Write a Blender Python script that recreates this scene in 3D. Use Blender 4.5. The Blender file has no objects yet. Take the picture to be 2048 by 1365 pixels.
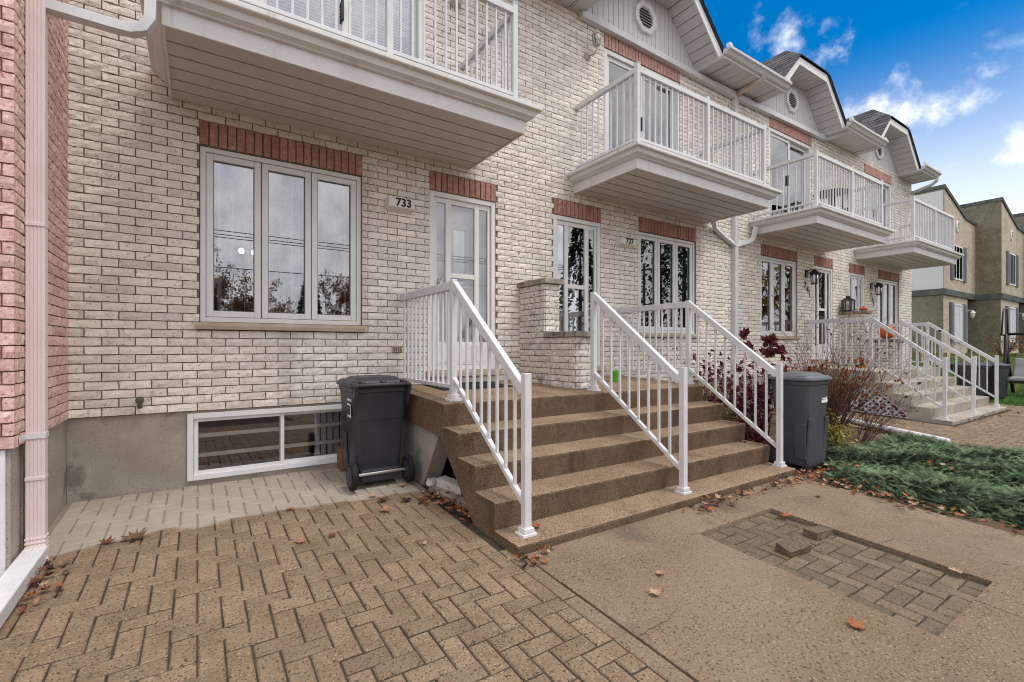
import bpy, bmesh, math, random
import numpy as np
from mathutils import Vector, Matrix, Euler

SC = bpy.context.scene
COL = SC.collection
rng = random.Random(7)
R = math.radians

# ------------------------------------------------------------------ camera
YAW, FPX, CAMH, CAMD = 0.5851, 950.0, 1.18, 4.87
cam_d = bpy.data.cameras.new('camera')
cam = bpy.data.objects.new('camera', cam_d)
COL.objects.link(cam)
cam.location = (0, -CAMD, CAMH)
cam.rotation_euler = (R(90), 0, -YAW)
cam_d.sensor_width = 36.0
cam_d.lens = 36.0 * FPX / 2048
cam_d.shift_y = 12.3 / 2048
cam_d.clip_start, cam_d.clip_end = 0.05, 2000
SC.camera = cam

# ------------------------------------------------------------------ sky, sun, exposure
SUN_EL, SUN_AZ = R(64), R(150)      # azimuth clockwise from +Y
wd = bpy.data.worlds.new('World')
SC.world = wd
wd.use_nodes = True


def world_nodes():
    nt = wd.node_tree
    nt.nodes.clear()
    N, L = nt.nodes.new, nt.links.new
    out = N('ShaderNodeOutputWorld')
    bg = N('ShaderNodeBackground')
    bg.inputs['Strength'].default_value = 0.115
    L(bg.outputs[0], out.inputs[0])
    sky = N('ShaderNodeTexSky')
    sky.sky_type = 'NISHITA'
    sky.sun_disc = False
    sky.sun_elevation, sky.sun_rotation = SUN_EL, SUN_AZ
    sky.air_density, sky.dust_density, sky.ozone_density = 1.0, 0.6, 2.0
    hs = N('ShaderNodeHueSaturation')
    hs.inputs['Saturation'].default_value = 1.68
    hs.inputs['Value'].default_value = 1.0
    L(sky.outputs[0], hs.inputs['Color'])
    tc = N('ShaderNodeTexCoord')
    sep = N('ShaderNodeSeparateXYZ')
    L(tc.outputs['Generated'], sep.inputs[0])

    def math_(op, a, b=None, c=None, clamp=False):
        m = N('ShaderNodeMath')
        m.operation = op
        m.use_clamp = clamp
        for i, v in enumerate((a, b, c)):
            if v is None:
                continue
            if isinstance(v, (int, float)):
                m.inputs[i].default_value = v
            else:
                L(v, m.inputs[i])
        return m.outputs[0]

    def mapr(v, a, b, c=0.0, d=1.0):
        m = N('ShaderNodeMapRange')
        m.interpolation_type = 'SMOOTHSTEP'
        L(v, m.inputs['Value'])
        for k, x in (('From Min', a), ('From Max', b), ('To Min', c), ('To Max', d)):
            m.inputs[k].default_value = x
        return m.outputs[0]

    def mixc(f, a, b):
        m = N('ShaderNodeMix')
        m.data_type = 'RGBA'
        L(f, m.inputs['Factor'])
        for s, v in ((6, a), (7, b)):
            if isinstance(v, tuple):
                m.inputs[s].default_value = v + (1,)
            else:
                L(v, m.inputs[s])
        return m.outputs[2]
    zc = math_('MAXIMUM', sep.outputs[2], 0.0)
    # pale haze low over the horizon
    haze = mapr(zc, 0.10, 0.47, 1.0, 0.0)
    base = mixc(haze, hs.outputs[0], (7.6, 7.9, 8.4))
    # cumulus on a cloud layer seen in perspective
    inv = math_('DIVIDE', 1.0, math_('ADD', zc, 0.22))
    cmb = N('ShaderNodeCombineXYZ')
    L(math_('MULTIPLY', sep.outputs[0], inv), cmb.inputs[0])
    L(math_('MULTIPLY', sep.outputs[1], inv), cmb.inputs[1])
    L(math_('MULTIPLY', zc, 1.5), cmb.inputs[2])
    mp = N('ShaderNodeMapping')
    mp.inputs['Location'].default_value = (4.2, 1.15, 0.6)
    L(cmb.outputs[0], mp.inputs[0])
    no = N('ShaderNodeTexNoise')
    no.inputs['Scale'].default_value = 1.9
    no.inputs['Detail'].default_value = 9
    no.inputs['Roughness'].default_value = 0.52
    L(mp.outputs[0], no.inputs['Vector'])
    # the cloud deck closes behind the camera, where the windows reflect an overcast sky
    dot = math_('ADD', math_('MULTIPLY', sep.outputs[0], 0.55), math_('MULTIPLY', sep.outputs[1], 0.83))
    deck = mapr(dot, 0.60, 0.22, 0.0, 0.45)
    # fair-weather puffs over the far houses: heading (clockwise from +y) and height in degrees, half widths
    az = math_('ARCTAN2', sep.outputs[0], sep.outputs[1])
    el = math_('ARCSINE', sep.outputs[2])
    puffs = None
    for (a0, e0, da, de, k) in ((71.5, 21.0, 6.2, 2.3, 0.40), (64.5, 29.8, 3.6, 2.6, 0.23), (66.5, 27.0, 4.0, 1.6, 0.17), (80.8, 16.5, 2.4, 1.4, 0.24), (78.0, 15.4, 6.0, 0.8, 0.16),
                                (95.0, 14.0, 9.0, 3.0, 0.3), (118.0, 24.0, 10.0, 4.0, 0.3), (40.0, 22.0, 9.0, 3.0, 0.3), (8.0, 16.0, 8.0, 3.0, 0.3)):
        u = math_('DIVIDE', math_('SUBTRACT', az, R(a0)), R(da))
        v = math_('DIVIDE', math_('SUBTRACT', el, R(e0)), R(de))
        d2 = math_('ADD', math_('MULTIPLY', u, u), math_('MULTIPLY', v, v))
        g = math_('MULTIPLY', math_('EXPONENT', math_('MULTIPLY', d2, -0.9)), k)
        puffs = g if puffs is None else math_('ADD', puffs, g)
    n3 = N('ShaderNodeTexNoise')
    n3.inputs['Scale'].default_value = 17.0
    n3.inputs['Detail'].default_value = 8
    n3.inputs['Roughness'].default_value = 0.6
    L(tc.outputs['Generated'], n3.inputs['Vector'])
    small = mapr(math_('ADD', n3.outputs[0], puffs), 0.62, 1.10)
    cl = math_('MAXIMUM', mapr(math_('ADD', no.outputs[0], deck), 0.66, 0.80), small)
    shade = mapr(n3.outputs[0], 0.35, 0.65)
    ccol = mixc(shade, (7.4, 7.3, 7.9), (10.2, 10.1, 10.1))
    fin = mixc(cl, base, ccol)
    L(fin, bg.inputs['Color'])


world_nodes()
sun_d = bpy.data.lights.new('sun', 'SUN')
sun_d.energy, sun_d.angle, sun_d.color = 1.35, R(18), (1.0, 0.955, 0.90)
sun = bpy.data.objects.new('sun', sun_d)
COL.objects.link(sun)
sun.rotation_euler = (R(90) - SUN_EL, 0, math.pi - SUN_AZ)
sun.location = (10, -20, 30)
SC.view_settings.view_transform = 'Standard'
SC.view_settings.look = 'None'
SC.view_settings.gamma = 1
SC.view_settings.exposure = 0.42
SC.render.engine = 'CYCLES'
SC.cycles.max_bounces = 7
SC.cycles.transparent_max_bounces = 12
SC.cycles.use_denoising = True
SC.cycles.filter_width = 1.05
SC.cycles.sample_clamp_indirect = 6


# ------------------------------------------------------------------ helpers
def proj(p):
    """camera projection of a world point, in pixels of the 2048 px wide frame, with the depth"""
    ca, sa = math.cos(YAW), math.sin(YAW)
    x, y, z = p[0], p[1] + CAMD, p[2] - CAMH
    cx, cz = x * ca - y * sa, x * sa + y * ca
    if cz < 0.1:
        return 1e6, 1e6, cz
    return 1024 + FPX * cx / cz, 694.8 - FPX * z / cz, cz


def gz(y):
    """ground falls away from the houses"""
    return 0.05 * max(-12.0, min(0.0, y))


OFF = {}


class MB:
    def __init__(s):
        s.v, s.f, s.r = [], [], []

    def add(s, vs, fs):
        n = len(s.v)
        s.v += [tuple(q) for q in vs]
        s.f += [tuple(i + n for i in f) for f in fs]
        return s

    def box(s, x0, x1, y0, y1, z0, z1):
        return s.add([(x0, y0, z0), (x1, y0, z0), (x1, y1, z0), (x0, y1, z0), (x0, y0, z1), (x1, y0, z1), (x1, y1, z1), (x0, y1, z1)],
                     [(0, 3, 2, 1), (4, 5, 6, 7), (0, 1, 5, 4), (1, 2, 6, 5), (2, 3, 7, 6), (3, 0, 4, 7)])

    def bar(s, p, q, w, h, up=(0, 0, 1)):
        """box from p to q, w wide sideways, h high along up"""
        p, q, up = Vector(p), Vector(q), Vector(up)
        d = (q - p).normalized()
        sd = d.cross(up)
        if sd.length < 1e-4:
            sd = d.cross(Vector((1, 0, 0)))
        sd.normalize()
        u = sd.cross(d).normalized()
        a, b = sd * w / 2, u * h / 2
        vs = [p - a - b, p + a - b, p + a + b, p - a + b, q - a - b, q + a - b, q + a + b, q - a + b]
        return s.add(vs, [(0, 1, 2, 3), (7, 6, 5, 4), (0, 4, 5, 1), (1, 5, 6, 2), (2, 6, 7, 3), (3, 7, 4, 0)])

    def prism(s, pts, vec):
        n = len(pts)
        vec = Vector(vec)
        vs = [Vector(p) for p in pts] + [Vector(p) + vec for p in pts]
        fs = [tuple(range(n - 1, -1, -1)), tuple(range(n, 2 * n))] + [(i, (i + 1) % n, n + (i + 1) % n, n + i) for i in range(n)]
        return s.add(vs, fs)

    def tube(s, pts, r, n=8, caps=True):
        pts = [Vector(p) for p in pts]
        rs = r if isinstance(r, (list, tuple)) else [r] * len(pts)
        m = len(s.v)
        ref = None
        for i, p in enumerate(pts):
            d = (pts[min(i + 1, len(pts) - 1)] - pts[max(i - 1, 0)])
            d = d.normalized() if d.length > 1e-9 else Vector((0, 0, 1))
            if ref is None:
                ref = d.cross(Vector((0.3, 0.9, 0.21)))
            a = (ref - d * ref.dot(d)).normalized()
            ref = a
            b = d.cross(a)
            for k in range(n):
                t = 2 * math.pi * k / n
                s.v.append(tuple(p + (a * math.cos(t) + b * math.sin(t)) * rs[i]))
        for i in range(len(pts) - 1):
            for k in range(n):
                s.f.append((m + i * n + k, m + i * n + (k + 1) % n, m + (i + 1) * n + (k + 1) % n, m + (i + 1) * n + k))
        if caps:
            s.f.append(tuple(m + k for k in range(n - 1, -1, -1)))
            e = m + (len(pts) - 1) * n
            s.f.append(tuple(e + k for k in range(n)))
        return s

    def lathe(s, c, prof, n=24, axis='z', squash=None):
        m = len(s.v)
        for r, h in prof:
            for k in range(n):
                t = 2 * math.pi * k / n
                rr = r * (squash(t) if squash else 1)
                a, b = rr * math.cos(t), rr * math.sin(t)
                o = (a, b, h) if axis == 'z' else ((h, a, b) if axis == 'x' else (a, h, b))
                s.v.append((c[0] + o[0], c[1] + o[1], c[2] + o[2]))
        for i in range(len(prof) - 1):
            for k in range(n):
                s.f.append((m + i * n + k, m + i * n + (k + 1) % n, m + (i + 1) * n + (k + 1) % n, m + (i + 1) * n + k))
        s.f.append(tuple(m + k for k in range(n - 1, -1, -1)))
        s.f.append(tuple(m + (len(prof) - 1) * n + k for k in range(n)))
        return s

    def mesh(s, name, mat, off=(0, 0, 0), smooth=False, rnd=None):
        me = bpy.data.meshes.new(name)
        ox, oy, oz = off
        me.from_pydata([(x - ox, y - oy, z - oz) for x, y, z in s.v], [], s.f)
        if mat:
            me.materials.append(mat)
        if smooth:
            me.polygons.foreach_set('use_smooth', [True] * len(me.polygons))
        if rnd is None and s.r and len(s.r) == len(s.f):
            rnd = s.r
        if rnd is not None:
            at = me.attributes.new('rnd', 'FLOAT', 'FACE')
            at.data.foreach_set('value', rnd if isinstance(rnd, list) else [rnd] * len(me.polygons))
        return me

    def build(s, name, mat, parent=None, smooth=False, bevel=0.0, rnd=None, seg=2):
        off = OFF.get(parent.name, (0, 0, 0)) if parent else (0, 0, 0)
        o = link(name, s.mesh(name, mat, off, smooth, rnd), parent)
        if bevel:
            b = o.modifiers.new('bevel', 'BEVEL')
            b.width, b.segments, b.limit_method = bevel, seg, 'ANGLE'
            b.angle_limit = R(35)
        return o


def link(name, me, parent=None, loc=None, rot=None, scale=None):
    o = bpy.data.objects.new(name, me)
    COL.objects.link(o)
    if parent:
        o.parent = parent
        off = OFF.get(parent.name, (0, 0, 0))
        OFF[o.name] = off
        if loc is not None:
            o.location = (loc[0] - off[0], loc[1] - off[1], loc[2] - off[2])
    elif loc is not None:
        o.location = loc
    if rot is not None:
        o.rotation_euler = rot
    if scale is not None:
        o.scale = scale
    return o


def thing(name, label, cat, loc, group=None):
    o = bpy.data.objects.new(name, None)
    COL.objects.link(o)
    o.location = loc
    o.empty_display_size = 0.1
    OFF[o.name] = tuple(loc)
    return tag(o, label, cat, group)


def tag(o, label, cat, group=None):
    o['label'], o['category'] = label, cat
    if group:
        o['group'] = group
    return o


def single(mb, name, mat, label, cat, group=None, **k):
    """a thing that is one mesh, origin at its base centre"""
    a = np.array(mb.v)
    c = (float((a[:, 0].min() + a[:, 0].max()) / 2), float((a[:, 1].min() + a[:, 1].max()) / 2), float(a[:, 2].min()))
    bev = k.pop('bevel', 0)
    o = link(name, mb.mesh(name, mat, c, k.get('smooth', False), k.get('rnd')), None, c)
    OFF[o.name] = c
    if bev:
        b = o.modifiers.new('bevel', 'BEVEL')
        b.width, b.segments, b.limit_method = bev, 2, 'ANGLE'
    return tag(o, label, cat, group)


def struct(mb, name, mat, parent=None, **k):
    o = mb.build(name, mat, parent, **k)
    if not parent:
        o['kind'] = 'structure'
    return o


def copy_tree(o, parent=None):
    c = o.copy()
    COL.objects.link(c)
    c.parent = parent
    for ch in [x for x in o.children]:
        copy_tree(ch, c)
    return c


# ------------------------------------------------------------------ materials
MATS = {}


def mat(name, col, col2=None, scale=4.0, rough=0.7, bump=0.0, bscale=60.0, var=0.0, spec=0.3, metal=0.0,
        speck=None, stain=None, detail=5, bdetail=6, stretch=(1, 1, 1), coat=0.0, trans=0.0, sub=None):
    """principled material: base noise col/col2, per-piece value shift (rnd attribute), specks (colour, scale, lo, hi),
    stains [(colour, scale, lo, hi, amount, stretch)], bump from noise"""
    m = bpy.data.materials.new(name)
    m.use_nodes = True
    nt = m.node_tree
    N, L = nt.nodes.new, nt.links.new
    bs = nt.nodes['Principled BSDF']
    bs.inputs['Roughness'].default_value = rough
    bs.inputs['Specular IOR Level'].default_value = spec
    bs.inputs['Metallic'].default_value = metal
    if coat:
        bs.inputs['Coat Weight'].default_value = coat
    geo = N('ShaderNodeNewGeometry')

    def noise(sc, det=4, st=(1, 1, 1), rgh=0.55):
        mp = N('ShaderNodeMapping')
        mp.inputs['Scale'].default_value = st
        L(geo.outputs['Position'], mp.inputs[0])
        n = N('ShaderNodeTexNoise')
        n.inputs['Scale'].default_value = sc
        n.inputs['Detail'].default_value = det
        n.inputs['Roughness'].default_value = rgh
        L(mp.outputs[0], n.inputs['Vector'])
        return n.outputs[0]

    def ramp(v, lo, hi):
        r = N('ShaderNodeMapRange')
        r.interpolation_type = 'SMOOTHSTEP'
        L(v, r.inputs['Value'])
        r.inputs['From Min'].default_value, r.inputs['From Max'].default_value = lo, hi
        return r.outputs[0]

    def mix(f, a, b):
        x = N('ShaderNodeMix')
        x.data_type = 'RGBA'
        if isinstance(f, float):
            x.inputs['Factor'].default_value = f
        else:
            L(f, x.inputs['Factor'])
        for k, v in ((6, a), (7, b)):
            if isinstance(v, tuple):
                x.inputs[k].default_value = v[:3] + (1,)
            else:
                L(v, x.inputs[k])
        return x.outputs[2]
    c = col
    if col2:
        c = mix(ramp(noise(scale, detail, stretch), 0.3, 0.7), col, col2)
    if speck:
        for sp in (speck if isinstance(speck, list) else [speck]):
            c = mix(ramp(noise(sp[1], 2), sp[2], sp[3]), c, sp[0])
    if stain:
        for st in stain:
            f = ramp(noise(st[1], 5, st[5] if len(st) > 5 else (1, 1, 1)), st[2], st[3])
            mu = N('ShaderNodeMath')
            mu.operation = 'MULTIPLY'
            L(f, mu.inputs[0])
            mu.inputs[1].default_value = st[4]
            c = mix(mu.outputs[0], c, st[0])
    if var:
        at = N('ShaderNodeAttribute')
        at.attribute_name = 'rnd'
        mr = N('ShaderNodeMapRange')
        L(at.outputs['Fac'], mr.inputs['Value'])
        mr.inputs['To Min'].default_value, mr.inputs['To Max'].default_value = 1 - var, 1 + var
        hv = N('ShaderNodeHueSaturation')
        L(mr.outputs[0], hv.inputs['Value'])
        if isinstance(c, tuple):
            hv.inputs['Color'].default_value = c[:3] + (1,)
        else:
            L(c, hv.inputs['Color'])
        c = hv.outputs[0]
    if isinstance(c, tuple):
        bs.inputs['Base Color'].default_value = c[:3] + (1,)
    else:
        L(c, bs.inputs['Base Color'])
    if bump:
        b = N('ShaderNodeBump')
        b.inputs['Strength'].default_value = 1.0
        b.inputs['Distance'].default_value = bump
        L(noise(bscale, bdetail, (1, 1, 1), 0.6), b.inputs['Height'])
        L(b.outputs[0], bs.inputs['Normal'])
    if trans:
        bs.inputs['Transmission Weight'].default_value = trans
    if sub:
        bs.inputs['Subsurface Weight'].default_value = sub
    MATS[name] = m
    return m


def srgb(r, g, b):
    f = lambda c: (c / 255 / 12.92) if c / 255 <= 0.04045 else ((c / 255 + 0.055) / 1.055) ** 2.4
    return (f(r), f(g), f(b))


m_brick = mat('cream_split_brick', (0.735, 0.68, 0.615), (0.82, 0.77, 0.705), 9, 0.92, 0.008, 42, 0.11, 0.12,
              speck=[((0.54, 0.475, 0.41), 44, 0.60, 0.70), ((0.86, 0.81, 0.75), 40, 0.60, 0.70)],
              stain=[((0.46, 0.40, 0.335), 0.9, 0.54, 0.80, 0.28), ((0.28, 0.24, 0.195), 3.0, 0.62, 0.82, 0.25), ((0.38, 0.335, 0.28), 2.3, 0.56, 0.76, 0.38, (1, 1, 0.10))])
m_brickdirty = mat('weathered_cream_brick', (0.64, 0.595, 0.54), (0.77, 0.72, 0.665), 9, 0.92, 0.007, 38, 0.10, 0.12,
                   speck=[((0.28, 0.25, 0.21), 50, 0.55, 0.68), ((0.74, 0.70, 0.65), 40, 0.60, 0.70)],
                   stain=[((0.10, 0.085, 0.065), 5.5, 0.57, 0.72, 0.5)])
m_mortar = mat('mortar', (0.18, 0.145, 0.118), (0.245, 0.205, 0.17), 7, 0.95, 0.003, 120, 0, 0.1)
m_pink = mat('pink_split_brick', (0.62, 0.39, 0.35), (0.73, 0.52, 0.475), 16, 0.9, 0.006, 40, 0.12, 0.12,
             speck=[((0.78, 0.62, 0.56), 36, 0.57, 0.70), ((0.42, 0.20, 0.165), 44, 0.60, 0.72)])
m_pinkmortar = mat('pink_wall_mortar', (0.24, 0.145, 0.12), (0.31, 0.205, 0.17), 9, 0.95, 0.002, 120, 0, 0.1)
m_lintel = mat('red_fluted_lintel_brick', (0.35, 0.17, 0.135), (0.46, 0.26, 0.215), 22, 0.9, 0.004, 60, 0.14, 0.15,
               speck=[((0.62, 0.47, 0.38), 60, 0.62, 0.70)])
m_lintelup = mat('pink_lintel_brick', (0.47, 0.25, 0.21), (0.58, 0.35, 0.31), 22, 0.9, 0.004, 60, 0.10, 0.15,
                 speck=[((0.72, 0.58, 0.52), 60, 0.58, 0.70)])
m_found = mat('poured_concrete_foundation', (0.30, 0.265, 0.225), (0.41, 0.37, 0.325), 2.6, 0.9, 0.0025, 120, 0, 0.2,
              speck=[((0.19, 0.17, 0.145), 90, 0.58, 0.70)],
              stain=[((0.085, 0.075, 0.06), 3.4, 0.58, 0.68, 0.55), ((0.42, 0.39, 0.35), 1.6, 0.60, 0.75, 0.35)])
m_parge = mat('white_painted_parging', (0.66, 0.66, 0.71), (0.74, 0.74, 0.78), 5, 0.7, 0.003, 60, 0, 0.3)
m_white = mat('white_vinyl', (0.77, 0.77, 0.765), (0.71, 0.71, 0.70), 3, 0.42, 0.0, 60, 0, 0.4)
m_alu = mat('white_painted_aluminium', (0.68, 0.685, 0.70), (0.61, 0.615, 0.63), 5, 0.36, 0.0, 60, 0, 0.45,
            stain=[((0.44, 0.41, 0.37), 7, 0.60, 0.78, 0.40), ((0.40, 0.38, 0.35), 28, 0.62, 0.74, 0.35)])
m_fascia = mat('balcony_fascia_paint', (0.72, 0.715, 0.71), (0.66, 0.65, 0.64), 4, 0.5, 0.0, 60, 0, 0.35,
               stain=[((0.24, 0.215, 0.195), 9, 0.60, 0.76, 0.40, (1, 1, 0.12)), ((0.46, 0.42, 0.38), 3.5, 0.58, 0.78, 0.3, (1, 1, 0.25))])
m_soffit = mat('perforated_soffit', (0.60, 0.575, 0.56), (0.56, 0.535, 0.52), 2, 0.6, 0.0, 60, 0, 0.3)
m_soffitup = mat('white_soffit', (0.66, 0.65, 0.65), (0.60, 0.59, 0.585), 2, 0.6, 0, 60, 0, 0.3)
m_siding = mat('white_siding', (0.66, 0.655, 0.665), (0.62, 0.61, 0.615), 2, 0.5, 0, 60, 0, 0.35,
               stain=[((0.48, 0.46, 0.43), 4, 0.55, 0.8, 0.4, (1, 1, 0.2))])
m_gap = mat('dark_joint', (0.055, 0.045, 0.04), rough=0.95, spec=0.1)
m_shingle = mat('asphalt_shingle', (0.075, 0.072, 0.075), (0.13, 0.125, 0.13), 7, 0.95, 0.003, 200, 0.25, 0.15)
m_sill = mat('tan_stone_sill', (0.42, 0.335, 0.255), (0.52, 0.43, 0.34), 7, 0.9, 0.004, 60, 0, 0.2)
m_cap = mat('mossy_cap_stone', (0.25, 0.215, 0.18), (0.40, 0.36, 0.31), 7, 0.95, 0.004, 80, 0, 0.15,
            stain=[((0.07, 0.06, 0.05), 8, 0.52, 0.66, 0.7)])
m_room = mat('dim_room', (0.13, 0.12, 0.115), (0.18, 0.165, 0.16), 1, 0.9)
m_blind = mat('white_blind', (0.66, 0.65, 0.66), rough=0.6)
m_vane = mat('grey_vertical_vane', (0.74, 0.735, 0.74), rough=0.6)
m_curtain = mat('beige_curtain', (0.48, 0.45, 0.39), (0.58, 0.55, 0.49), 6, 0.9)
m_seal = mat('grey_gasket', (0.12, 0.12, 0.125), rough=0.6)
m_black = mat('black_metal', (0.015, 0.014, 0.014), rough=0.42, spec=0.4)
m_steel = mat('steel', (0.55, 0.55, 0.55), rough=0.35, metal=1.0)
m_digit = mat('black_digits', (0.012, 0.012, 0.014), rough=0.5)
m_pinkalu = mat('pale_pink_aluminium', (0.70, 0.57, 0.56), (0.75, 0.63, 0.62), 3, 0.4, 0, 60, 0, 0.4)
m_step = mat('brown_exposed_aggregate_concrete', (0.23, 0.155, 0.098), (0.32, 0.228, 0.152), 3.0, 0.88, 0.006, 85, 0, 0.2,
             speck=[((0.42, 0.315, 0.22), 80, 0.58, 0.66), ((0.08, 0.053, 0.034), 78, 0.57, 0.65)],
             stain=[((0.095, 0.066, 0.043), 2.4, 0.55, 0.75, 0.55), ((0.085, 0.062, 0.042), 9, 0.60, 0.72, 0.5)])
m_riser = mat('shaded_damp_dirty_riser', (0.125, 0.082, 0.050), (0.175, 0.118, 0.076), 5.0, 0.9, 0.007, 70, 0, 0.2,  # damp dirt and the shade of upright faces, both in this colour
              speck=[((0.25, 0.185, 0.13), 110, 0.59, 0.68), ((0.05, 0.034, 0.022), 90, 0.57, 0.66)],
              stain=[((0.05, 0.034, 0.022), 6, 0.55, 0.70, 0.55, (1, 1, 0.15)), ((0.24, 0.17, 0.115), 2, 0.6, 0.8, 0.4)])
m_stepgrey = mat('grey_beige_concrete_steps', (0.36, 0.325, 0.275), (0.46, 0.425, 0.37), 3.0, 0.9, 0.004, 90, 0, 0.2,
                 speck=[((0.25, 0.22, 0.19), 140, 0.6, 0.75)],
                 stain=[((0.17, 0.165, 0.165), 8, 0.56, 0.66, 0.5), ((0.26, 0.22, 0.175), 2, 0.5, 0.75, 0.5)])
m_slab = mat('tan_sidewalk_concrete', (0.19, 0.134, 0.085), (0.26, 0.191, 0.128), 1.1, 0.8, 0.004, 80, 0, 0.25,
             speck=[((0.34, 0.26, 0.18), 84, 0.58, 0.66), ((0.085, 0.06, 0.038), 80, 0.565, 0.65)],
             stain=[((0.085, 0.067, 0.052), 1.5, 0.52, 0.70, 0.6), ((0.29, 0.23, 0.175), 0.8, 0.5, 0.8, 0.45), ((0.10, 0.078, 0.058), 5, 0.60, 0.72, 0.35)])
m_rust = mat('rust_stained_aluminium', (0.66, 0.64, 0.60), (0.50, 0.36, 0.24), 5, 0.5, 0, 60, 0, 0.3)
m_soil = mat('garden_soil', (0.10, 0.072, 0.05), (0.16, 0.12, 0.085), 5, 0.95, 0.02, 25, 0, 0.1)
m_bed = mat('joint_sand', (0.052, 0.042, 0.033), (0.085, 0.07, 0.054), 9, 0.95, 0.004, 100, 0, 0.1)
m_road = mat('asphalt', (0.045, 0.045, 0.047), (0.06, 0.06, 0.06), 3, 0.9, 0.003, 120)
m_grass = mat('lawn_green', (0.045, 0.105, 0.018), (0.075, 0.15, 0.03), 0.9, 0.9, 0.01, 60, 0.3)
m_binB = mat('charcoal_plastic', (0.030, 0.030, 0.040), (0.040, 0.040, 0.050), 3, 0.42, 0.0008, 160, 0, 0.45,
             stain=[((0.07, 0.068, 0.066), 5, 0.6, 0.85, 0.4)])
m_binG = mat('grey_plastic', (0.05, 0.053, 0.064), (0.063, 0.066, 0.077), 3, 0.5, 0.0008, 160, 0, 0.4,
             stain=[((0.10, 0.098, 0.095), 6, 0.58, 0.85, 0.35)])
m_lidG = mat('grey_lid_plastic', (0.105, 0.115, 0.13), (0.13, 0.14, 0.155), 4, 0.42, 0.0008, 160, 0, 0.4)
m_rubber = mat('black_rubber', (0.013, 0.013, 0.014), rough=0.7, spec=0.3)
m_sticker = mat('white_sticker', (0.78, 0.78, 0.77), rough=0.5)
m_stucco = mat('beige_pebble_stucco', (0.45, 0.385, 0.295), (0.55, 0.485, 0.385), 5, 0.95, 0.012, 40, 0, 0.15,
               speck=[((0.22, 0.19, 0.135), 22, 0.56, 0.7)], stain=[((0.22, 0.205, 0.15), 1.0, 0.5, 0.75, 0.45)])
m_mossyshade = mat('shaded_mossy_stucco', (0.155, 0.145, 0.10), (0.23, 0.215, 0.16), 3, 0.95, 0.012, 40, 0, 0.12,  # algae, with the shade of the side walls painted into the colour
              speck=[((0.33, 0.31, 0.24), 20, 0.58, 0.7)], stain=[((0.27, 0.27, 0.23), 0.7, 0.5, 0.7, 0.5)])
m_band = mat('dark_green_band', (0.075, 0.085, 0.08), (0.13, 0.145, 0.135), 4, 0.9, 0.003, 50, 0, 0.15)
m_shutter = mat('slate_shutter', (0.14, 0.15, 0.19), rough=0.6)
m_paleblind = mat('pale_window_blind', (0.60, 0.61, 0.65), rough=0.5)
m_cushion = mat('grey_cushion', (0.30, 0.30, 0.31), (0.36, 0.36, 0.37), 6, 0.9)
m_pumpkin = mat('pumpkin_skin', (0.56, 0.125, 0.012), (0.44, 0.08, 0.01), 6, 0.5)
m_greenpot = mat('lime_plastic', (0.10, 0.46, 0.035), rough=0.45)
m_mat = mat('dark_rubber_doormat', (0.022, 0.024, 0.023), (0.035, 0.037, 0.036), 30, 0.9, 0.002, 300)
m_rubble = mat('broken_white_brick', (0.50, 0.46, 0.42), (0.60, 0.56, 0.51), 12, 0.95, 0.006, 60)
m_wood = mat('old_wood', (0.17, 0.09, 0.045), (0.25, 0.14, 0.075), 14, 0.85, 0.002, 60, stretch=(1, 1, 6))
m_brass = mat('old_brass', (0.10, 0.12, 0.085), (0.17, 0.15, 0.09), 30, 0.5, 0, 60, 0, 0.4, 0.6)


def dry_strip(m, dry0, dry1):
    """damp and brown out in the rain, dry and pale grey in the strip sheltered by the balcony"""
    nt = m.node_tree
    N, L = nt.nodes.new, nt.links.new
    bs = nt.nodes['Principled BSDF']
    wet = bs.inputs['Base Color'].links[0].from_socket
    geo = N('ShaderNodeNewGeometry')
    sep = N('ShaderNodeSeparateXYZ')
    L(geo.outputs['Position'], sep.inputs[0])
    n = N('ShaderNodeTexNoise')
    n.inputs['Scale'].default_value = 1.7
    n.inputs['Detail'].default_value = 6
    L(geo.outputs['Position'], n.inputs['Vector'])
    a = N('ShaderNodeMath')
    a.operation = 'MULTIPLY_ADD'
    L(n.outputs[0], a.inputs[0])
    a.inputs[1].default_value = 0.55
    L(sep.outputs[1], a.inputs[2])
    r = N('ShaderNodeMapRange')
    r.interpolation_type = 'SMOOTHSTEP'
    L(a.outputs[0], r.inputs['Value'])
    r.inputs['From Min'].default_value, r.inputs['From Max'].default_value = -0.745, -0.69
    xr = N('ShaderNodeMapRange')
    L(sep.outputs[0], xr.inputs['Value'])
    xr.inputs['From Min'].default_value, xr.inputs['From Max'].default_value = 1.75, 1.68
    mu = N('ShaderNodeMath')
    mu.operation = 'MULTIPLY'
    L(r.outputs[0], mu.inputs[0])
    L(xr.outputs[0], mu.inputs[1])
    dn = N('ShaderNodeMix')
    dn.data_type = 'RGBA'
    n2 = N('ShaderNodeTexNoise')
    n2.inputs['Scale'].default_value = 5
    L(geo.outputs['Position'], n2.inputs['Vector'])
    L(n2.outputs[0], dn.inputs['Factor'])
    dn.inputs[6].default_value = dry0 + (1,)
    dn.inputs[7].default_value = dry1 + (1,)
    mx = N('ShaderNodeMix')
    mx.data_type = 'RGBA'
    L(mu.outputs[0], mx.inputs['Factor'])
    L(wet, mx.inputs[6])
    L(dn.outputs[2], mx.inputs[7])
    L(mx.outputs[2], bs.inputs['Base Color'])
    return m


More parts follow.
